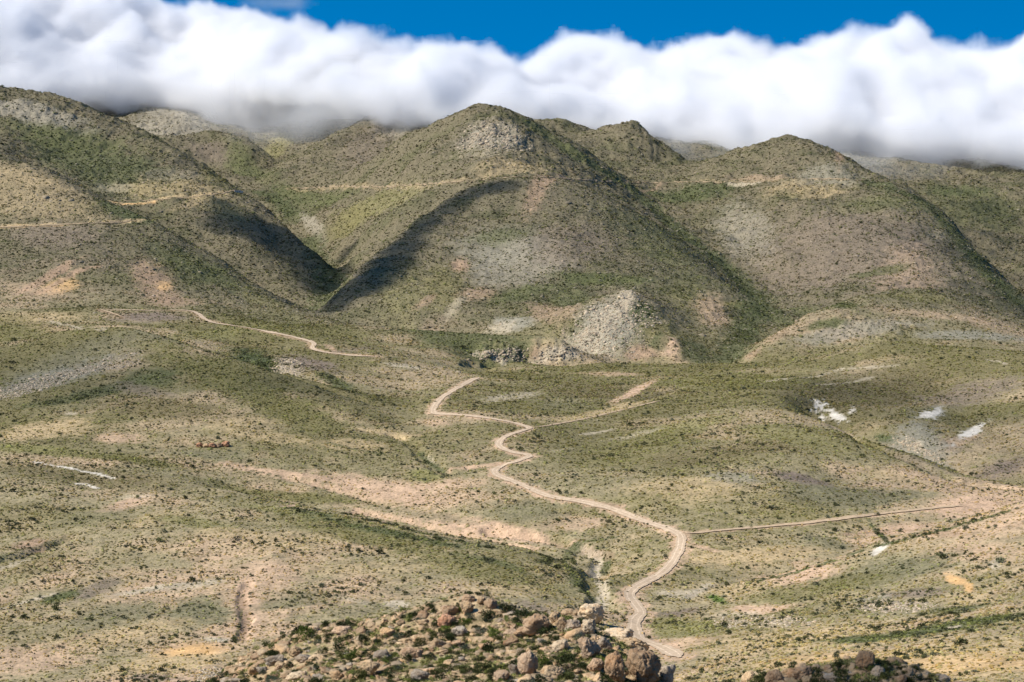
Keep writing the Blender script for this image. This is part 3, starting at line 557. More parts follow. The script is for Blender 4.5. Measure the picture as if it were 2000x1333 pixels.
# ============================================================ sown plants and stones (uncountable, one object each)
def link(o): COL.objects.link(o); return o
def scatter(name, protos, mat, x, y, size, tint, sink, kind='stuff', zscale=None):
    pcol = bpy.data.collections.new(name+"_kinds")
    for q in protos:
        po = bpy.data.objects.new(name+"_kind", q); pcol.objects.link(po)
    z = height(x, y)-sink*size
    me = bpy.data.meshes.new(name); k = len(x); me.vertices.add(k)
    me.vertices.foreach_set('co', np.stack([x, y, z], 1).astype(np.float32).ravel())
    sc = np.stack([size*rng.uniform(.8, 1.25, k), size*rng.uniform(.8, 1.25, k), size*rng.uniform(.75, 1.2, k)*(1 if zscale is None else zscale)], 1)
    for nm, tp, dat, key in (('psize', 'FLOAT_VECTOR', sc, 'vector'), ('prot', 'FLOAT_VECTOR', np.stack([rng.normal(0, .12, k), rng.normal(0, .12, k), rng.uniform(0, 6.28, k)], 1), 'vector'),
                             ('tint', 'FLOAT_COLOR', np.concatenate([tint, np.ones((k, 1))], 1), 'color')):
        at_ = me.attributes.new(nm, tp, 'POINT'); at_.data.foreach_set(key, dat.astype(np.float32).ravel())
    at_ = me.attributes.new('pk', 'INT', 'POINT'); at_.data.foreach_set('value', rng.integers(0, len(protos), k).astype(np.int32))
    me.update(); me.materials.append(mat)
    o = link(bpy.data.objects.new(name, me)); o['kind'] = kind
    ng = bpy.data.node_groups.new(name, 'GeometryNodeTree')
    ng.interface.new_socket("Geometry", in_out='INPUT', socket_type='NodeSocketGeometry'); ng.interface.new_socket("Geometry", in_out='OUTPUT', socket_type='NodeSocketGeometry')
    N = ng.nodes; i = N.new("NodeGroupInput"); ou = N.new("NodeGroupOutput"); ip = N.new("GeometryNodeInstanceOnPoints"); ci = N.new("GeometryNodeCollectionInfo")
    ci.inputs['Collection'].default_value = pcol; ci.inputs['Separate Children'].default_value = True; ci.inputs['Reset Children'].default_value = True
    ip.inputs['Pick Instance'].default_value = True
    def na(nm, dt):
        q = N.new("GeometryNodeInputNamedAttribute"); q.data_type = dt; q.inputs['Name'].default_value = nm; return q.outputs['Attribute']
    K = ng.links; K.new(i.outputs[0], ip.inputs['Points']); K.new(ci.outputs[0], ip.inputs['Instance']); K.new(na('pk', 'INT'), ip.inputs['Instance Index'])
    K.new(na('prot', 'FLOAT_VECTOR'), ip.inputs['Rotation']); K.new(na('psize', 'FLOAT_VECTOR'), ip.inputs['Scale']); K.new(ip.outputs[0], ou.inputs[0])
    md = o.modifiers.new("sown", 'NODES'); md.node_group = ng
    return o
rwid = np.gradient(lnY)[:, None]*np.ones((1, NS))
# ------------------------------------------------------------ roads first, so that nothing grows on them
def catmull(p, n):
    p = np.array(p, float); q = np.vstack([2*p[0]-p[1], p, 2*p[-1]-p[-2]]); o = []
    for i in range(1, len(q)-2):
        for t in np.linspace(0, 1, n, endpoint=False):
            o.append(.5*((2*q[i])+(-q[i-1]+q[i+1])*t+(2*q[i-1]-5*q[i]+4*q[i+1]-q[i+2])*t*t+(-q[i-1]+3*q[i]-3*q[i+1]+q[i+2])*t**3))
    o.append(p[-1]); return np.array(o)
ROADS = []
def road_material(name, base_, dark):
    s = Nodes(name); p = s.pos()
    n1 = s.noise(p, .5, 5, .65); n2 = s.noise(p, 3.0, 4, .7); a = s.N.new("ShaderNodeAttribute"); a.attribute_name = 'across'
    col = s.mix(s.rng(n1, .35, .65), base_, dark); col = s.mix(1.0, col, s.gray(s.rng(n2, .3, .7, .85, 1.15)), 'MULTIPLY')
    t = s.math('ABSOLUTE', s.math('SUBTRACT', s.math('ABSOLUTE', a.outputs['Fac']), .45))
    col = s.mix(s.rng(s.math('ADD', t, s.math('MULTIPLY', n1, .25)), .26, .14, 0, .9), s.mix(1.0, col, (.84, .82, .78), 'MULTIPLY'), s.mix(1.0, col, (1.15, 1.14, 1.12), 'MULTIPLY'))
    s.bump(s.math('ADD', n1, s.math('MULTIPLY', n2, .3)), .15, .8)
    return s.out(col)
road_mat = road_material("dusty_track", (.68,.54,.40), (.53,.405,.285)); faint_mat = road_material("faint_track", (.60,.46,.32), (.48,.36,.24)); cut_mat = road_material("mountain_road_cut", (.42,.32,.22), (.27,.22,.14))
def road(name, mat, wid, lift, *uv, kind='structure'):
    c_ = catmull(uv, 10); w_ = np.array([hit(*p) for p in c_])
    seg = np.r_[0, np.cumsum(np.hypot(*np.diff(w_, axis=0).T))]; ym = w_[:, 1].mean(); st = max(1.2, ym*.0012)
    t = np.arange(0, seg[-1], st); w_ = np.stack([np.interp(t, seg, w_[:, 0]), np.interp(t, seg, w_[:, 1])], 1)
    kk = max(3, int(ym*.009/st)) | 1; ker = np.ones(kk)/kk
    pad = np.pad(w_, ((kk//2, kk//2), (0, 0)), mode='edge'); w_ = np.stack([np.convolve(pad[:, i], ker, 'valid') for i in (0, 1)], 1)
    d = np.gradient(w_, axis=0); d /= np.hypot(d[:, 0], d[:, 1])[:, None]+1e-9; nn = np.stack([-d[:, 1], d[:, 0]], 1)
    ww = np.array([wid if not callable(wid) else wid(q) for q in w_[:, 1]]); vs = []; ac = []
    en = np.arange(len(ww)); ww = ww*np.clip(np.minimum(en, len(ww)-1-en)/8, .25, 1)*(1+.35*np.array([mn.noise(Vector((a*.06, b*.06, 3))) for a, b in w_]))
    M_ = 7
    for i in range(len(w_)):
        for k in range(M_):
            q = w_[i]+nn[i]*(k/(M_-1)-.5)*ww[i]*(1+.22*mn.noise(Vector((w_[i][0]*.35, w_[i][1]*.35, k*9.0)))); vs.append(q); ac.append((k/(M_-1)-.5)*2)
    vs = np.array(vs); z = height(vs[:, 0], vs[:, 1])+lift
    fs = [(i*M_+k, i*M_+k+1, (i+1)*M_+k+1, (i+1)*M_+k) for i in range(len(w_)-1) for k in range(M_-1)]
    me = mesh_of(name, np.concatenate([vs, z[:, None]], 1), fs, mat)
    at_ = me.attributes.new('across', 'FLOAT', 'POINT'); at_.data.foreach_set('value', np.array(ac, np.float32))
    o = link(bpy.data.objects.new(name, me)); o['kind'] = kind; ROADS.append((w_, ww.mean()))
    return o
road("dirt_road", road_mat, lambda y_: float(np.interp(y_, [650, 900, 1300, 1700], [6.0, 5.4, 5.2, 6.6])), .35, *ROAD_MAIN)
road("track", faint_mat, 4.4, .45, (1332,1044),(1370,1041),(1420,1036),(1480,1031),(1560,1024),(1620,1017),(1700,1007),(1780,998),(1850,991),(1888,989))
road("track", faint_mat, 2.8, .30, (1040,836),(1080,830),(1150,817),(1220,800),(1290,783))
road("dirt_road", road_mat, 6.0, .5, (196,605),(240,606),(300,607),(340,606),(372,608),(388,614),(400,624),(420,632),(450,636),(490,642),(530,650),(570,658),(604,667),(614,672),(610,681),(625,687),(650,691),(700,696),(736,697))
road("track", faint_mat, 4.0, .6, (196,606),(215,611),(238,620))
road("mountain_road", cut_mat, 5.0, .7, (-40,446),(0,445),(70,442),(130,439),(200,436),(250,433),(279,428))
road("mountain_road", cut_mat, 3.2, .8, (230,394),(300,391),(370,386),(430,379),(462,372))
road("mountain_road", cut_mat, 3.2, 1.0, (560,369),(600,368),(650,366),(720,366),(780,364),(860,358),(920,354))
road("mountain_road", cut_mat, 3.0, 1.0, (925,354),(960,350),(1000,347),(1050,347),(1100,349),(1150,353),(1200,356))
road("mountain_road", cut_mat, 3.2, 1.0, (1226,357),(1290,357),(1350,356),(1430,357),(1480,356),(1530,350),(1600,350),(1650,351),(1700,354))
def on_road(x, y):
    m = np.zeros(len(x), bool)
    for w_, ww in ROADS:
        st = max(1, int(3/np.hypot(*(w_[1]-w_[0])))) if len(w_) > 1 else 1
        q = w_[::st]; bx = (x > q[:, 0].min()-9) & (x < q[:, 0].max()+9) & (y > q[:, 1].min()-9) & (y < q[:, 1].max()+9)
        ii = np.nonzero(bx)[0]
        for s0 in range(0, len(ii), 20000):
            j = ii[s0:s0+20000]
            d = ((x[j, None]-q[None, :, 0])**2+(y[j, None]-q[None, :, 1])**2).min(1); m[j[d < (ww*.5-.5)**2]] = True
    return m
def sow(count, weight):
    w_ = (weight*rwid).ravel().astype(np.float64); w_[w_ < 0] = 0; cdf = np.cumsum(w_); r = np.searchsorted(cdf, rng.random(count)*cdf[-1])
    i, j = np.divmod(r, NS); i = np.clip(i, 1, NR-2); j = np.clip(j, 1, NS-2)
    fi = i+rng.random(count)-.5; fj = j+rng.random(count)-.5
    y = np.exp(np.interp(fi, np.arange(NR), lnY)); x = np.interp(fj, np.arange(NS), sg)*y
    m = ~on_road(x, y); return x[m], y[m], i[m], j[m]
inview = smooth(.36, .33, np.abs(SS))
vis = np.where(VIS, 1.0, .12)*inview*(YY > 250)*(YY < 6400)
pm_i = plant_material("dry_tussock", 'inst'); bm_i = plant_material("thorny_bush", 'inst')
# tussocks
x, y, i, j = sow(270000, vis*np.clip(VEG, 0.0, 1)**1.3*(.25+smooth(-.4, .5, hif+.6*midf))*(YY/1000)**.25)
g = COLR[i, j]; k = len(x); f = rng.random((k, 1))
gm = ((y > 2000)*1.0)[:, None]
tint = np.where(f < .5, g*np.array((.66, .64, .42)), np.where(f < .8, g*.40+np.array((.105, .112, .026)), g*np.array((.46, .47, .34))))
tint = tint*(1-.25*gm)
scatter("dry_grass_tussocks", [dome_mesh("tussock", pm_i, q, 1) for q in range(6)], pm_i, x, y, np.exp(rng.normal(0, .3, k))*np.interp(y, [300, 700, 1000, 1600, 3000, 5500], [.34, .42, .52, .72, 1.25, 1.9]), tint, .1)
# dark bushes
x, y, i, j = sow(95000, vis*np.clip(BSH, 0, 2.5)*np.clip(VEG+.1, 0, 1)*(.06+smooth(-.1, .5, -hif+.8*midf+.8*fbm(XX, YY, 24, 3, .6, seed=71))**1.5)*(YY/1000)**.35)
k = len(x); f = rng.random((k, 1)); tint = np.array((.052, .058, .026))*(1-f)+np.array((.11, .115, .045))*f; tint[rng.random(k) < .25] = (.12, .125, .075); tint *= 1+.35*(y > 2000)[:, None]  # mountain bushes lightened: distance haze put into their colour
scatter("dark_scrub", [leafy_mesh("bush", bm_i, q, 90, .30) for q in range(6)], bm_i, x, y, np.exp(rng.normal(0, .45, k))*np.interp(y, [300, 700, 1000, 1600, 3000, 5500], [.50, .56, .62, .70, .88, 1.3]), tint, .05)
# stones and outcrops
rm_i = rock_material("weathered_stone", True)
x, y, i, j = sow(60000, vis*(.08+mtn*(.5+smooth(.1, .5, midf))+smooth(.26, .36, COLR[..., 0])*.35+smooth(.03, .0, np.abs(COLR[..., 0]-.30))*1.2*mtn+2.5*mtn*smooth(.36, .44, COLR[..., 0])*smooth(.32, .38, COLR[..., 1]))*(YY/1000)**.35)
k = len(x); g = COLR[i, j]; tint = g*.55+np.array((.17, .15, .12))*rng.uniform(.6, 1.35, (k, 1))
scatter("loose_stones", [rock_mesh("stone", rm_i, 50+q, 2, (1, 1, .65), 8, .08) for q in range(6)], rm_i, x, y, np.exp(rng.normal(-.1, .45, k))*np.interp(y, [300, 700, 1200, 2200, 5500], [.22, .32, .5, 1.2, 2.2]), tint, .25)
x, y, i, j = sow(9000, TAL*np.where(VIS, 1.0, .1)*inview*(YY/1000)**.3)
k = len(x); tint = np.array((.50, .42, .31))*rng.uniform(.55, 1.15, (k, 1))
scatter("talus", [rock_mesh("talus_stone", rm_i, 60+q, 2, (1, 1, .7), 8, .08) for q in range(5)], rm_i, x, y, np.exp(rng.normal(-.1, .4, k))*np.interp(y, [500, 1500, 2200, 4000], [.5, .9, 1.5, 2.2]), tint, .2)
# the knolls: rubble and grass between the boulders
nearvis = np.where(VIS, 1.0, .02)*(YY > 95)*(YY < 262)*inview
x, y, i, j = sow(21000, nearvis*(.35+smooth(-.2, .4, fbm(XX, YY, 9, 3, .5, seed=61)))*YY**.3)
k = len(x); tint = np.array((.46, .335, .205))*rng.uniform(.65, 1.2, (k, 1))*np.array([[1, 1, 1]]); gq = rng.random(k) < .3; tint[gq] = tint[gq]*np.array((.78, .84, .92))
scatter("rubble", [rock_mesh("rubble_stone", rm_i, 70+q, 3, (1, 1, .7), 9, .07) for q in range(8)], rm_i, x, y, np.exp(rng.normal(-1.28, .5, k)), tint, .12)
x, y, i, j = sow(11000, nearvis*smooth(-.3, .3, fbm(XX, YY, 6, 3, .6, seed=63))*YY**.3)
k = len(x); f = rng.random((k, 1)); tint = np.array((.19, .20, .05))*f+np.array((.11, .13, .035))*(1-f); tint[rng.random(k) < .35] = (.33, .31, .12)
scatter("grass", [leafy_mesh("grass_tuft", pm_i, 90+q, 60, .20, .9, 2, 3.2) for q in range(5)], pm_i, x, y, np.exp(rng.normal(-1.3, .35, k)), tint, .05)
x, y, i, j = sow(6000, nearvis*(.1+smooth(-.2, .3, fbm(XX, YY, 11, 3, .6, seed=67)))*YY**.3)
k = len(x); f = rng.random((k, 1)); tint = np.array((.035, .045, .016))*f+np.array((.08, .088, .028))*(1-f)
scatter("undergrowth", [leafy_mesh("low_bush", pm_i, 110+q, 260, .16) for q in range(5)], pm_i, x, y, np.exp(rng.normal(-1.0, .35, k)), tint, .05)
# ============================================================ boulders of the knolls, one object each
rock_mat = rock_material("boulder_rock"); shrub_mat = plant_material("shrub_leaves", 'object')
TINTS = {'tan': (.49,.355,.215,1), 'grey': (.38,.32,.25,1), 'brown': (.38,.26,.16,1), 'pinkish': (.46,.33,.22,1), 'pale': (.56,.44,.30,1), 'rust': (.45,.25,.15,1)}
def put(name, me, x, y, z, scale, rot, tint, label, cat, group=None):
    o = link(bpy.data.objects.new(name, me)); o.location = (x, y, z); o.scale = scale; o.rotation_euler = rot
    o.color = tint; o['label'] = label; o['category'] = cat
    if group: o['group'] = group
    return o
taken = []                                           # footprints x, y, r
def boulder_box(seed, u0, v0, u1, v1, tint, label, planes=11, tilt=(0, 0, 0), deep=.9, ymin=80, sub=5, low=0.12, sharp=12.0, rough=.08):
    uc = (u0+u1)/2; x, y = hit(uc, v1-(v1-v0)*low, ymin)
    w = (u1-u0)/F*y; h = (v1-v0)/F*y*.93
    me = rock_mesh("boulder", rock_mat, seed, sub, (w*.56, w*.5*deep, h*.62), planes, rough, sharp)
    yb = y+w*.25*deep
    _, _, zc = at(uc, (v0+v1)/2, yb)
    o = put("boulder", me, float((uc-1000)/F*yb/(CP+(666.5-(v0+v1)/2)/F*SP)), yb, float(zc), (1, 1, 1), tilt, TINTS[tint], label, "boulder")
    taken.append((o.location.x, yb, w*.45)); return o
for a in [
 (101,1176,1268,1228,1340,'brown',"big brown boulder with a deep shadowed cleft on its right, low on the knoll"),
 (102,1216,1262,1292,1345,'brown',"biggest brown boulder of the knoll, split by a slanting crack, beside the dirt road bend"),
 (103,1280,1288,1324,1345,'grey',"dark grey rounded boulder at the right foot of the biggest boulder"),
 (104,1166,1226,1246,1258,'pale',"long pale flat slab lying above the biggest boulder, next to the road"),
 (105,1200,1244,1268,1276,'tan',"tan slab with yellow lichen resting on top of the biggest boulder"),
 (106,1124,1240,1172,1296,'pinkish',"pinkish upright boulder with a black hollow under its right side"),
 (107,1160,1242,1196,1278,'grey',"grey wedge of rock between the pale slab and the hollowed boulder"),
 (108,1144,1284,1180,1314,'pinkish',"smooth pinkish boulder below the black hollow"),
 (109,1022,1200,1078,1246,'brown',"overhanging boulder with pale top and black shaded face on the knoll crest"),
 (110,1000,1222,1040,1246,'brown',"low dark boulder tucked left under the overhanging boulder"),
 (111,1070,1193,1096,1222,'tan',"upright tan block right of the overhanging boulder"),
 (112,1082,1204,1108,1240,'tan',"narrow tan block leaning on the upright one"),
 (113,1100,1208,1138,1240,'grey',"smooth grey slab between tan blocks on the knoll crest"),
 (114,1132,1206,1170,1242,'pale',"pale jagged block below the cliff block"),
 (115,1130,1178,1180,1222,'pale',"tall pale cliff block with a black cleft, at the right end of the knoll crest"),
 (116,1096,1190,1134,1208,'tan',"stack of flat tan stones left of the cliff block"),
 (117,1012,1266,1056,1326,'pinkish',"long pinkish boulder standing tilted on the knoll slope"),
 (118,1048,1296,1102,1334,'tan',"tan leaning slab with a dark gap beneath it"),
 (119,990,1294,1018,1322,'grey',"angular grey stone left of the tilted boulder"),
 (120,960,1308,998,1338,'pinkish',"rounded pinkish stone near the bottom of the knoll"),
 (121,846,1200,892,1232,'rust',"reddish brown angular slab on the left part of the crest"),
 (122,862,1182,898,1206,'brown',"dark slab leaning against the crest above the reddish slab"),
 (123,896,1174,926,1204,'tan',"domed tan boulder in the cluster at the top of the knoll"),
 (124,900,1160,934,1180,'brown',"dark brown capstone on the very top of the knoll"),
 (125,930,1164,950,1184,'tan',"small round boulder right of the capstone"),
 (126,944,1170,972,1192,'brown',"brown egg shaped boulder right of the top cluster"),
 (127,884,1222,918,1246,'grey',"grey notched stone below the top cluster"),
 (128,700,1290,742,1328,'tan',"tall tan slab in the middle of the knoll slope"),
 (129,786,1262,834,1290,'pinkish',"wide pinkish boulder in the middle of the knoll slope"),
 (130,482,1296,516,1322,'tan',"oval tan boulder on the left flank of the knoll"),
 (131,458,1302,484,1318,'pinkish',"small pinkish boulder left of the oval one"),
 (132,516,1278,562,1302,'grey',"grey flat outcrop on the upper left flank of the knoll"),
 (133,560,1262,596,1284,'tan',"orange tan rounded slab on the upper left flank"),
 (134,594,1222,624,1242,'pale',"pale boulder near the left crest between shrubs"),
 (135,650,1222,690,1242,'pinkish',"pinkish boulder on the left crest"),
 (136,800,1306,846,1336,'grey',"broad grey boulder at the bottom of the knoll slope"),
 (137,640,1310,676,1332,'tan',"tan boulder at the bottom left of the knoll slope"),
 (138,1076,1248,1112,1274,'pale',"pale blocky stone right of the knoll middle"),
 (139,560,1312,604,1334,'pale',"pale flat stone at the bottom left of the knoll"),
 (140,740,1226,776,1248,'tan',"tan boulder with a rusty face under the left crest"),
 ]:
    boulder_box(*a, planes=9+a[0] % 6, low=.1)
for a in [
 (151,1672,1268,1716,1314,'brown',"steep brown boulder sticking up from the shaded knoll"),
 (152,1696,1300,1730,1326,'grey',"grey flat boulder right of the steep brown one, in shade"),
 (153,1548,1300,1592,1330,'brown',"dark rounded boulder at the left of the shaded knoll"),
 (154,1494,1306,1530,1345,'brown',"dark cracked boulder at the left foot of the shaded knoll"),
 (155,1448,1310,1476,1340,'tan',"tan boulder at the sunlit left edge of the shaded knoll"),
 (156,1560,1318,1590,1340,'tan',"small tan stone at the picture's bottom on the shaded knoll"),
 (157,1820,1316,1858,1340,'grey',"grey stone at the right end of the shaded knoll"),
 (158,1610,1312,1646,1336,'grey',"grey boulder in the middle of the shaded knoll"),
 (159,1740,1318,1778,1342,'brown',"brown boulder below the flat one on the shaded knoll"),
 ]:
    boulder_box(*a, planes=9+a[0] % 5, low=.1)
for k, a in enumerate([(161,382,864,398,875,'rust'),(162,396,866,410,875,'tan'),(163,406,863,424,876,'rust'),(164,420,864,436,875,'brown'),(165,432,861,452,874,'rust')]):
    boulder_box(*a, ("leftmost","second","middle","fourth","rightmost")[k]+" rusty boulder of the short row on the left valley slope", ymin=400, sub=4, low=.05)
# the rest of the boulders: shared shapes, each its own object
protos = [rock_mesh("boulder", rock_mat, 200+q, 4, (1, R_, H_), 8+q % 6) for q, (R_, H_) in enumerate([(.8,.7),(.7,.6),(.9,.5),(.65,.75),(.8,.45),(.75,.8),(.6,.55),(.95,.65),(.7,.4),(.85,.6)])]
KC = [(380,1352),(430,1318),(500,1275),(560,1248),(640,1228),(720,1215),(800,1196),(860,1178),(930,1166),(1000,1192),(1070,1208),(1150,1214),(1185,1242),(1230,1280),(1280,1308)]
LC = [(1440,1345),(1480,1326),(1580,1306),(1660,1297),(1720,1294),(1790,1306),(1870,1338)]
zones = [(430, 620, "on the left flank"), (620, 850, "on the left crest"), (850, 1010, "on the middle"), (1010, 1290, "on the right part")]
done = 0; tries = 0; R = random.Random(11)
NB = 300-len([o for o in bpy.data.objects if o.name.startswith("boulder")])
while done < NB and tries < 9000:
    tries += 1
    dark_one = done % 6 == 5
    cr = LC if dark_one else KC
    u = R.uniform(cr[0][0], cr[-1][0]); vc = np.interp(u, [p[0] for p in cr], [p[1] for p in cr])
    if vc > 1332: continue
    v = vc+3+(1338-vc)*R.random()**1.1
    x, y = hit(u, v, 80)
    if y > 262: continue
    px_ = math.exp(R.gauss(2.92, .42))              # width in photograph pixels
    if dark_one: px_ *= 1.15
    r = px_/F*y*.62
    if any((x-a)**2+(y-b)**2 < (.8*(r+c_))**2 for a, b, c_ in taken): continue
    taken.append((x, y, r*.8)); tn = R.choice(['tan', 'tan', 'pinkish', 'grey', 'tan', 'brown', 'brown'] if not dark_one else ['brown', 'grey', 'tan'])
    size = "large" if px_ > 23 else "medium" if px_ > 14 else "small"
    where = "on the shaded knoll" if dark_one else [z_ for a_, b_, z_ in zones if u < b_][0]+" of the sunlit knoll" if u < 1290 else ""
    nm = {'tan': 'tan', 'grey': 'grey', 'pinkish': 'pinkish', 'pale': 'pale', 'brown': 'dark brown', 'rust': 'rusty'}[tn]
    z = float(height(x, y))
    put("boulder", R.choice(protos), x, y, z+r*.04, (r*1.05, r*R.uniform(.8, 1.2), r*R.uniform(.75, 1.15)), (R.gauss(0, .25), R.gauss(0, .25), R.uniform(0, 6.28)), TINTS[tn],
        f"{size} {nm} boulder lying among stones {where}", "boulder", "boulders strewn over the near knolls")
    done += 1
# ============================================================ shrubs of the knolls, one object each
sp = [leafy_mesh("shrub", shrub_mat, 300+q, 760, .10, .85+.05*(q % 3), 6, 1.8) for q in range(7)]
sp2 = [leafy_mesh("shrub", shrub_mat, 320+q, 460, .12, 1.1, 4, 2.6) for q in range(3)]
GREEN = {'dark green': (.032,.042,.014,1), 'olive green': (.070,.075,.022,1), 'bright green': (.105,.14,.026,1), 'grey green': (.075,.090,.060,1)}
big = [(582,1312,30,'dark green'),(583,1228,26,'dark green'),(607,1222,24,'dark green'),(640,1216,22,'dark green'),(668,1214,26,'dark green'),(535,1272,26,'dark green'),(682,1276,36,'bright green'),(640,1300,34,'bright green'),(660,1258,24,'dark green'),
 (712,1246,26,'dark green'),(735,1250,24,'dark green'),(780,1238,24,'grey green'),(808,1196,26,'dark green'),(822,1208,22,'grey green'),(872,1232,34,'dark green'),(905,1212,30,'bright green'),(950,1198,32,'dark green'),(990,1182,34,'dark green'),(1018,1192,38,'dark green'),
 (1070,1190,34,'dark green'),(1096,1186,38,'dark green'),(1064,1206,16,'bright green'),(1010,1210,22,'dark green'),(940,1228,30,'grey green'),(966,1236,24,'bright green'),(1108,1232,30,'bright green'),(1114,1282,38,'dark green'),(1140,1298,26,'dark green'),(1010,1292,30,'dark green'),
 (958,1262,36,'dark green'),(918,1318,28,'olive green'),(870,1300,34,'olive green'),(760,1306,36,'dark green'),(700,1318,40,'olive green'),(620,1324,36,'dark green'),(820,1250,30,'olive green'),(840,1280,26,'dark green'),(480,1330,32,'dark green'),(1222,1300,18,'dark green'),(1108,1318,34,'olive green'),
 (1030,1328,34,'grey green'),(1284,1266,22,'dark green'),(1182,1330,24,'olive green'),(560,1300,22,'dark green'),(424,1310,20,'dark green'),(452,1278,16,'olive green')]
place = ["on the left crest", "on the crest", "on the slope", "on the lower slope"]
cnt = 0; R = random.Random(5)
def shrub(u, v, wpx, tn, dark_one):
    global cnt
    x, y = hit(u, v, 80)
    if y > 262: return
    r = wpx/F*y*.62; z = float(height(x, y))
    size = "wide" if wpx > 27 else "middling" if wpx > 17 else "little"
    where = "on the shaded knoll" if dark_one else [z_ for a_, b_, z_ in zones if u < b_ or b_ == 1290][0]+" of the sunlit knoll"
    put("shrub", R.choice(sp if R.random() < .7 else sp2), x, y, z-.08*r, (r, r, r*R.uniform(.75, 1.1)), (0, 0, R.uniform(0, 6.28)), GREEN[tn], f"{size} {tn} shrub growing between boulders {where}", "shrub", "shrubs growing on the near knolls")
    cnt += 1
for u, v, w, t in big: shrub(u, v+w*.35, w, t, False)
while cnt < 300:
    dk = cnt % 5 == 4; cr = LC if dk else KC
    u = R.uniform(cr[0][0], cr[-1][0]); vc = np.interp(u, [p[0] for p in cr], [p[1] for p in cr])
    if vc > 1332: continue
    v = vc+2+(1340-vc)*R.random(); w = math.exp(R.gauss(2.72, .32))*(1.2 if dk else 1)
    x, y = hit(u, v, 80)
    if any((x-a)**2+(y-b)**2 < (c_*.9)**2 for a, b, c_ in taken if c_ > .6): continue
    shrub(u, v, w, R.choice(['dark green', 'dark green', 'olive green', 'grey green', 'bright green'] if not dk else ['dark green', 'olive green']), dk)
# ============================================================ small roadside house high on the second spur
hx, hy = hit(464, 376); hz = float(height(hx, hy))
house = link(bpy.data.objects.new("roadside_house", None)); house.location = (hx, hy, hz-.6); house.rotation_euler = (0, 0, .25)
house['label'] = "tiny pale house beside the mountain road where the tall left spur ends"; house['category'] = "house"
def plain(name, c1):
    s = Nodes(name); return s.out(s.mix(s.rng(s.noise(s.pos(), 1.5, 4), .3, .7), c1, tuple(q*.75 for q in c1)))
def part(name, boxes, mat, parent):
    b = bmesh.new()
    for x0, y0, z0, x1, y1, z1 in boxes:
        r_ = bmesh.ops.create_cube(b, size=1.0, matrix=Matrix.Translation(((x0+x1)/2, (y0+y1)/2, (z0+z1)/2)) @ Matrix.Diagonal((x1-x0, y1-y0, z1-z0, 1)))
    me = bpy.data.meshes.new(name); b.to_mesh(me); b.free(); me.materials.append(mat)
    o = link(bpy.data.objects.new(name, me)); o.parent = parent; return o
part("wall", [(-6, -3, 0, 6, 3, 4.4), (6, -2, 0, 10, 2.6, 3.2)], plain("plaster", (.72,.62,.52)), house)
part("roof", [(-6.4, -3.4, 4.402, 6.4, 3.4, 4.7), (6.402, -2.3, 3.202, 10.3, 2.9, 3.45)], plain("roof_sheet", (.50,.36,.28)), house)
part("door", [(-.6, -3.06, 0, .5, -3.003, 2.2)], plain("door_wood", (.14,.08,.05)), house)
for a_ in (-4.4, 2.6): part("window", [(a_, -3.06, 1.2, a_+1.4, -3.003, 2.4)], plain("window_dark", (.05,.06,.07)), house)
#--CLOUD--
# ============================================================ cloud bank on the mountains
from mathutils import noise as mn
def volume_material(name, dens, lo=0.0, hi=1.0, color=(0.985, 0.988, 1.0), aniso=0.2, noise=None):
    m = bpy.data.materials.new(name); m.use_nodes = True
    N, K = m.node_tree.nodes, m.node_tree.links
    N.clear(); out = N.new("ShaderNodeOutputMaterial"); pv = N.new("ShaderNodeVolumePrincipled")
    pv.inputs['Color'].default_value = (*color, 1); pv.inputs['Anisotropy'].default_value = aniso
    pv.inputs['Density Attribute'].default_value = ""
    K.new(pv.outputs[0], out.inputs['Volume'])
    at_ = N.new("ShaderNodeAttribute"); at_.attribute_name = "density"
    mr = N.new("ShaderNodeMapRange"); mr.interpolation_type = 'SMOOTHSTEP'
    mr.inputs['From Min'].default_value = lo; mr.inputs['From Max'].default_value = hi
    mr.inputs['To Min'].default_value = 0; mr.inputs['To Max'].default_value = dens
    if noise:
        sc, amt = noise
        g = N.new("ShaderNodeNewGeometry"); nz = N.new("ShaderNodeTexNoise"); nz.inputs['Scale'].default_value = sc
        nz.inputs['Detail'].default_value = 5; nz.inputs['Roughness'].default_value = 0.62
        K.new(g.outputs['Position'], nz.inputs['Vector'])
        s = N.new("ShaderNodeMath"); s.operation = 'MULTIPLY_ADD'; s.inputs[1].default_value = -amt; s.inputs[2].default_value = amt*0.5
        K.new(nz.outputs[0], s.inputs[0])
        a = N.new("ShaderNodeMath"); a.operation = 'ADD'; K.new(at_.outputs['Fac'], a.inputs[0]); K.new(s.outputs[0], a.inputs[1])
        z = N.new("ShaderNodeMath"); z.operation = 'MULTIPLY'; 
        gt = N.new("ShaderNodeMath"); gt.operation = 'GREATER_THAN'; gt.inputs[1].default_value = 0.002; K.new(at_.outputs['Fac'], gt.inputs[0])
        K.new(a.outputs[0], z.inputs[0]); K.new(gt.outputs[0], z.inputs[1]); K.new(z.outputs[0], mr.inputs['Value'])
    else:
        K.new(at_.outputs['Fac'], mr.inputs['Value'])
    K.new(mr.outputs[0], pv.inputs['Density'])
    return m
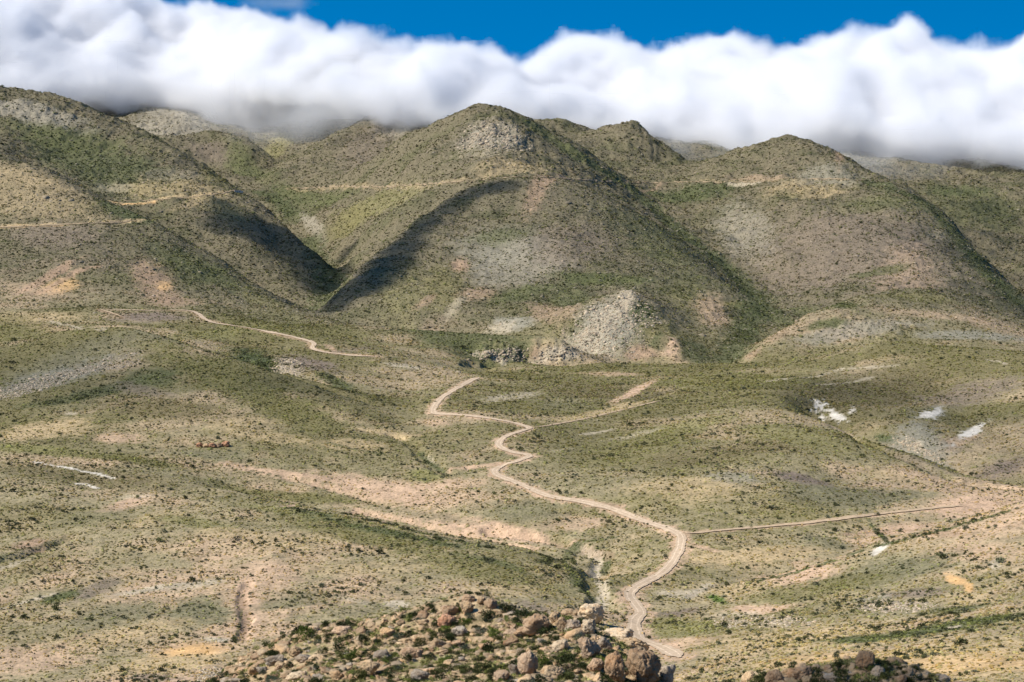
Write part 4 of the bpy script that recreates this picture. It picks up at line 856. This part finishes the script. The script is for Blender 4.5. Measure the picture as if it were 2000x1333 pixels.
def fog_modifier(ob, mat, voxel, band):
    ng = bpy.data.node_groups.new("fog", 'GeometryNodeTree')
    ng.interface.new_socket("Geometry", in_out='INPUT', socket_type='NodeSocketGeometry')
    ng.interface.new_socket("Geometry", in_out='OUTPUT', socket_type='NodeSocketGeometry')
    i = ng.nodes.new("NodeGroupInput"); o = ng.nodes.new("NodeGroupOutput")
    v = ng.nodes.new("GeometryNodeMeshToVolume"); v.resolution_mode = 'VOXEL_SIZE'
    v.inputs['Density'].default_value = 1.0
    v.inputs['Voxel Size'].default_value = voxel; v.inputs['Interior Band Width'].default_value = band
    sm = ng.nodes.new("GeometryNodeSetMaterial"); sm.inputs['Material'].default_value = mat
    ng.links.new(i.outputs[0], v.inputs['Mesh']); ng.links.new(v.outputs[0], sm.inputs['Geometry']); ng.links.new(sm.outputs[0], o.inputs[0])
    md = ob.modifiers.new("fog", 'NODES'); md.node_group = ng
def tube_cloud(name, prof, label, mat, voxel, band, amp=130, nx=420, na=200, seed=0.0, parent=None):
    # prof: list of (x, y_centre, y_radius, z_bottom, z_top); closed at both ends
    pr = np.array(prof, float); xs = np.linspace(pr[0, 0], pr[-1, 0], nx)
    yc = np.interp(xs, pr[:, 0], pr[:, 1]); ry = np.interp(xs, pr[:, 0], pr[:, 2])
    zb = np.interp(xs, pr[:, 0], pr[:, 3]); zt = np.interp(xs, pr[:, 0], pr[:, 4])
    vs = []; fs = []
    for i in range(nx):
        for k in range(na):
            a = 2*math.pi*k/na; c, s_ = math.cos(a), math.sin(a)
            y = yc[i]+ry[i]*math.copysign(abs(c)**0.8, c); z = (zb[i]+zt[i])/2+(zt[i]-zb[i])/2*math.copysign(abs(s_)**0.8, s_)
            p = Vector((xs[i], y, z)); q = p/520+Vector((seed, seed, 0))
            t = 0; am = 1; 
            for o_ in range(5):
                t += am*(1-2.2*abs(mn.noise(q))); q = q*2.1; am *= 0.5
            d = amp*(t-1.1)*(1.0 if s_ > -0.2 else 0.8)
            p.y += 1.7*(z-(zb[i]+zt[i])/2)
            nrm = Vector((0, c, s_*0.9+0.1)).normalized()
            p += nrm*d
            vs.append(p)
    for i in range(nx-1):
        for k in range(na):
            a, b = i*na+k, i*na+(k+1) % na
            fs.append((a, a+na, b+na, b))
    fs.append(tuple(range(na))); fs.append(tuple(reversed(range((nx-1)*na, nx*na))))
    me = bpy.data.meshes.new(name); me.from_pydata(vs, [], fs); me.update()
    me.materials.append(mat)
    o = bpy.data.objects.new(name, me); COL.objects.link(o); fog_modifier(o, mat, voxel, band)
    if parent: o.parent = parent
    else: o['label'] = label; o['category'] = 'cloud'
    return o
cloud_mat = volume_material("cloud_vapour", 0.026, 0.15, .85, color=(.972,.976,.99), aniso=0.0, noise=(0.0055, 1.9))
top = [(-500,-200),(-200,-130),(0,-90),(150,-50),(300,-15),(370,22),(420,40),(560,55),(700,80),(820,105),(900,105),(1020,128),(1060,118),(1110,97),(1230,112),(1300,108),(1440,78),(1560,80),(1690,62),(1800,70),(1920,92),(2050,85),(2300,70),(2600,60)]
bot = [(-500,215),(0,215),(240,196),(330,184),(400,188),(470,218),(560,246),(620,232),(700,200),(780,195),(830,228),(940,235),(1050,245),(1150,272),(1240,264),(1340,318),(1440,310),(1500,285),(1560,285),(1650,325),(1750,330),(1850,335),(2000,352),(2300,360),(2600,360)]
prof = []
for u in range(-500, 2601, 25):
    vt = np.interp(u, [p[0] for p in top], [p[1] for p in top]); vb = np.interp(u, [p[0] for p in bot], [p[1] for p in bot])
    Yc = 5450.0+120*math.sin(u/170.0)+650*float(smooth(900, 400, u))
    x, _, zt = at(u, vt, Yc+450); _, _, zb = at(u, vb, Yc-850)
    prof.append((float(x), Yc, 620.0, float(zb)-40, float(zt)-10))
tube_cloud("cloud", prof, "long white cloud bank lying over the mountain crests", cloud_mat, 12.3, 55.0)
mist_mat = volume_material("mist_vapour", 0.0030, 0.0, 1.0, color=(.992,.995,1.0), aniso=0.0, noise=(0.005, 2.2))
prof2 = []
for u in range(-500, 2601, 50):
    vb = np.interp(u, [p[0] for p in bot], [p[1] for p in bot]); Yc = 4900.0+200*math.sin(u/140.0)+500*float(smooth(900, 400, u))
    x, _, zt = at(u, vb-60, Yc); _, _, zb = at(u, vb+26+16*math.sin(u/63.0), Yc-350)
    prof2.append((float(x), Yc, 420.0, float(zb)-25, float(zt)))
bank = bpy.data.objects["cloud"]; mist = tube_cloud("mist", prof2, "", mist_mat, 20.0, 100.0, 110, 220, 90, 4.0, bank)

# small clouds overhead, out of the picture: they shade the gorge, the shoulder and the nearer knoll; the thin ones are added to dim slopes
def chain_cloud(chain, hgt, label, mat, ymin=300, voxel=11.0, band=4.0):
    vs = []; fs = []; org = None
    q = np.array(chain, float); t_ = np.arange(0, len(q)-1+1e-6, .5); chain = [tuple(np.interp(a, range(len(q)), q[:, k]) for k in range(5)) for a in t_]
    for n_, (u, v, rx, ry, rz) in enumerate(chain):
        x, y = hit(u, v, ymin); z = float(height(x, y)); p = Vector((x, y, z))+SUN_DIR*(hgt-z)/SUN_DIR.z; off = Vector((u*.013, v*.017, 1))
        if org is None: org = p
        k = len(vs)
        for d in ICO[3][0]:
            r = 1+.55*mn.noise(d*1.5+off)+.3*mn.noise(d*3.4+off); vs.append(Vector((d.x*r*rx, d.y*r*ry, d.z*r*rz))+p-org)
        fs += [tuple(i+k for i in f) for f in ICO[3][1]]
    me = mesh_of("cloud", vs, fs, mat); o = link(bpy.data.objects.new("cloud", me)); o.location = org
    fog_modifier(o, mat, voxel, voxel*band); o['label'] = label; o['category'] = 'cloud'; return o
thick = volume_material("small_cloud_vapour", 0.08, 0.0, 1.0); thin = volume_material("dimming_cloud_vapour", 0.007, 0.0, 1.0); low_mat = volume_material("low_cloud_vapour", 0.25, 0.0, 1.0)
chain_cloud([(440,405,34,60,24),(430,440,44,70,24),(470,430,46,66,24),(515,450,58,90,26),(560,480,60,105,26),(602,510,54,115,26),(632,545,46,115,26),(648,585,34,90,26),(690,480,22,50,20),(665,510,20,60,20)], 520, "cloud overhead whose shadow fills the dark gorge", thick)
chain_cloud([(640,608,24,52,24),(678,578,36,62,26),(716,545,44,70,26),(755,508,46,72,26),(795,468,44,66,24),(835,430,42,58,24),(882,398,44,54,24),(935,372,44,46,22),(990,362,40,40,20)], 560, "long curved cloud overhead shading the shoulder of the central mountain", thick)
chain_cloud([(1560,1335,5,6,2.5),(1640,1328,6,7,3),(1720,1325,6,6,3),(1790,1335,5,6,2.5)], 90, "little cloud overhead shading the nearer dark knoll", low_mat, 80, .9)
chain_cloud([(60,720,90,130,40),(200,740,90,120,40),(330,730,70,100,40),(600,760,60,90,40)], 420, "unseen thin cloud added overhead to dim the left hill", thin, 300, 16)  # out of view, added only to darken the left hill a little
chain_cloud([(1850,480,120,200,50),(1930,420,140,220,50),(1990,500,120,200,50),(2000,600,100,160,50)], 620, "unseen thin cloud added overhead to dim the far right slope", thin, 300, 18)  # unseen shade caster, added to keep the far right slope dark
chain_cloud([(1650,760,90,130,40),(1780,800,80,120,40),(1920,840,70,110,40),(1950,930,60,60,30),(1650,960,60,60,30)], 420, "unseen thin cloud added overhead to dim the right hillside", thin, 300, 16)  # unseen, put in the sun's path to dull the right hillside

x_, y_, z_ = at(545, 4, 7600.0)
wisp_mat = volume_material("wisp_vapour", 0.0022, 0.0, 1.0, color=(.97,.975,.99), aniso=0.0, noise=(0.006, 2.2))
vs = []
for d in ICO[4][0]:
    r = 1+.5*mn.noise(d*1.7)+.3*mn.noise(d*4.1); vs.append((d.x*r*190, d.y*r*120, d.z*r*45))
wo = link(bpy.data.objects.new("cloud", mesh_of("cloud", vs, ICO[4][1], wisp_mat))); wo.location = (float(x_), y_, float(z_))
fog_modifier(wo, wisp_mat, 14.0, 50.0); wo['label'] = "faint wisp of cloud alone in the blue sky above the cloud bank"; wo['category'] = 'cloud'
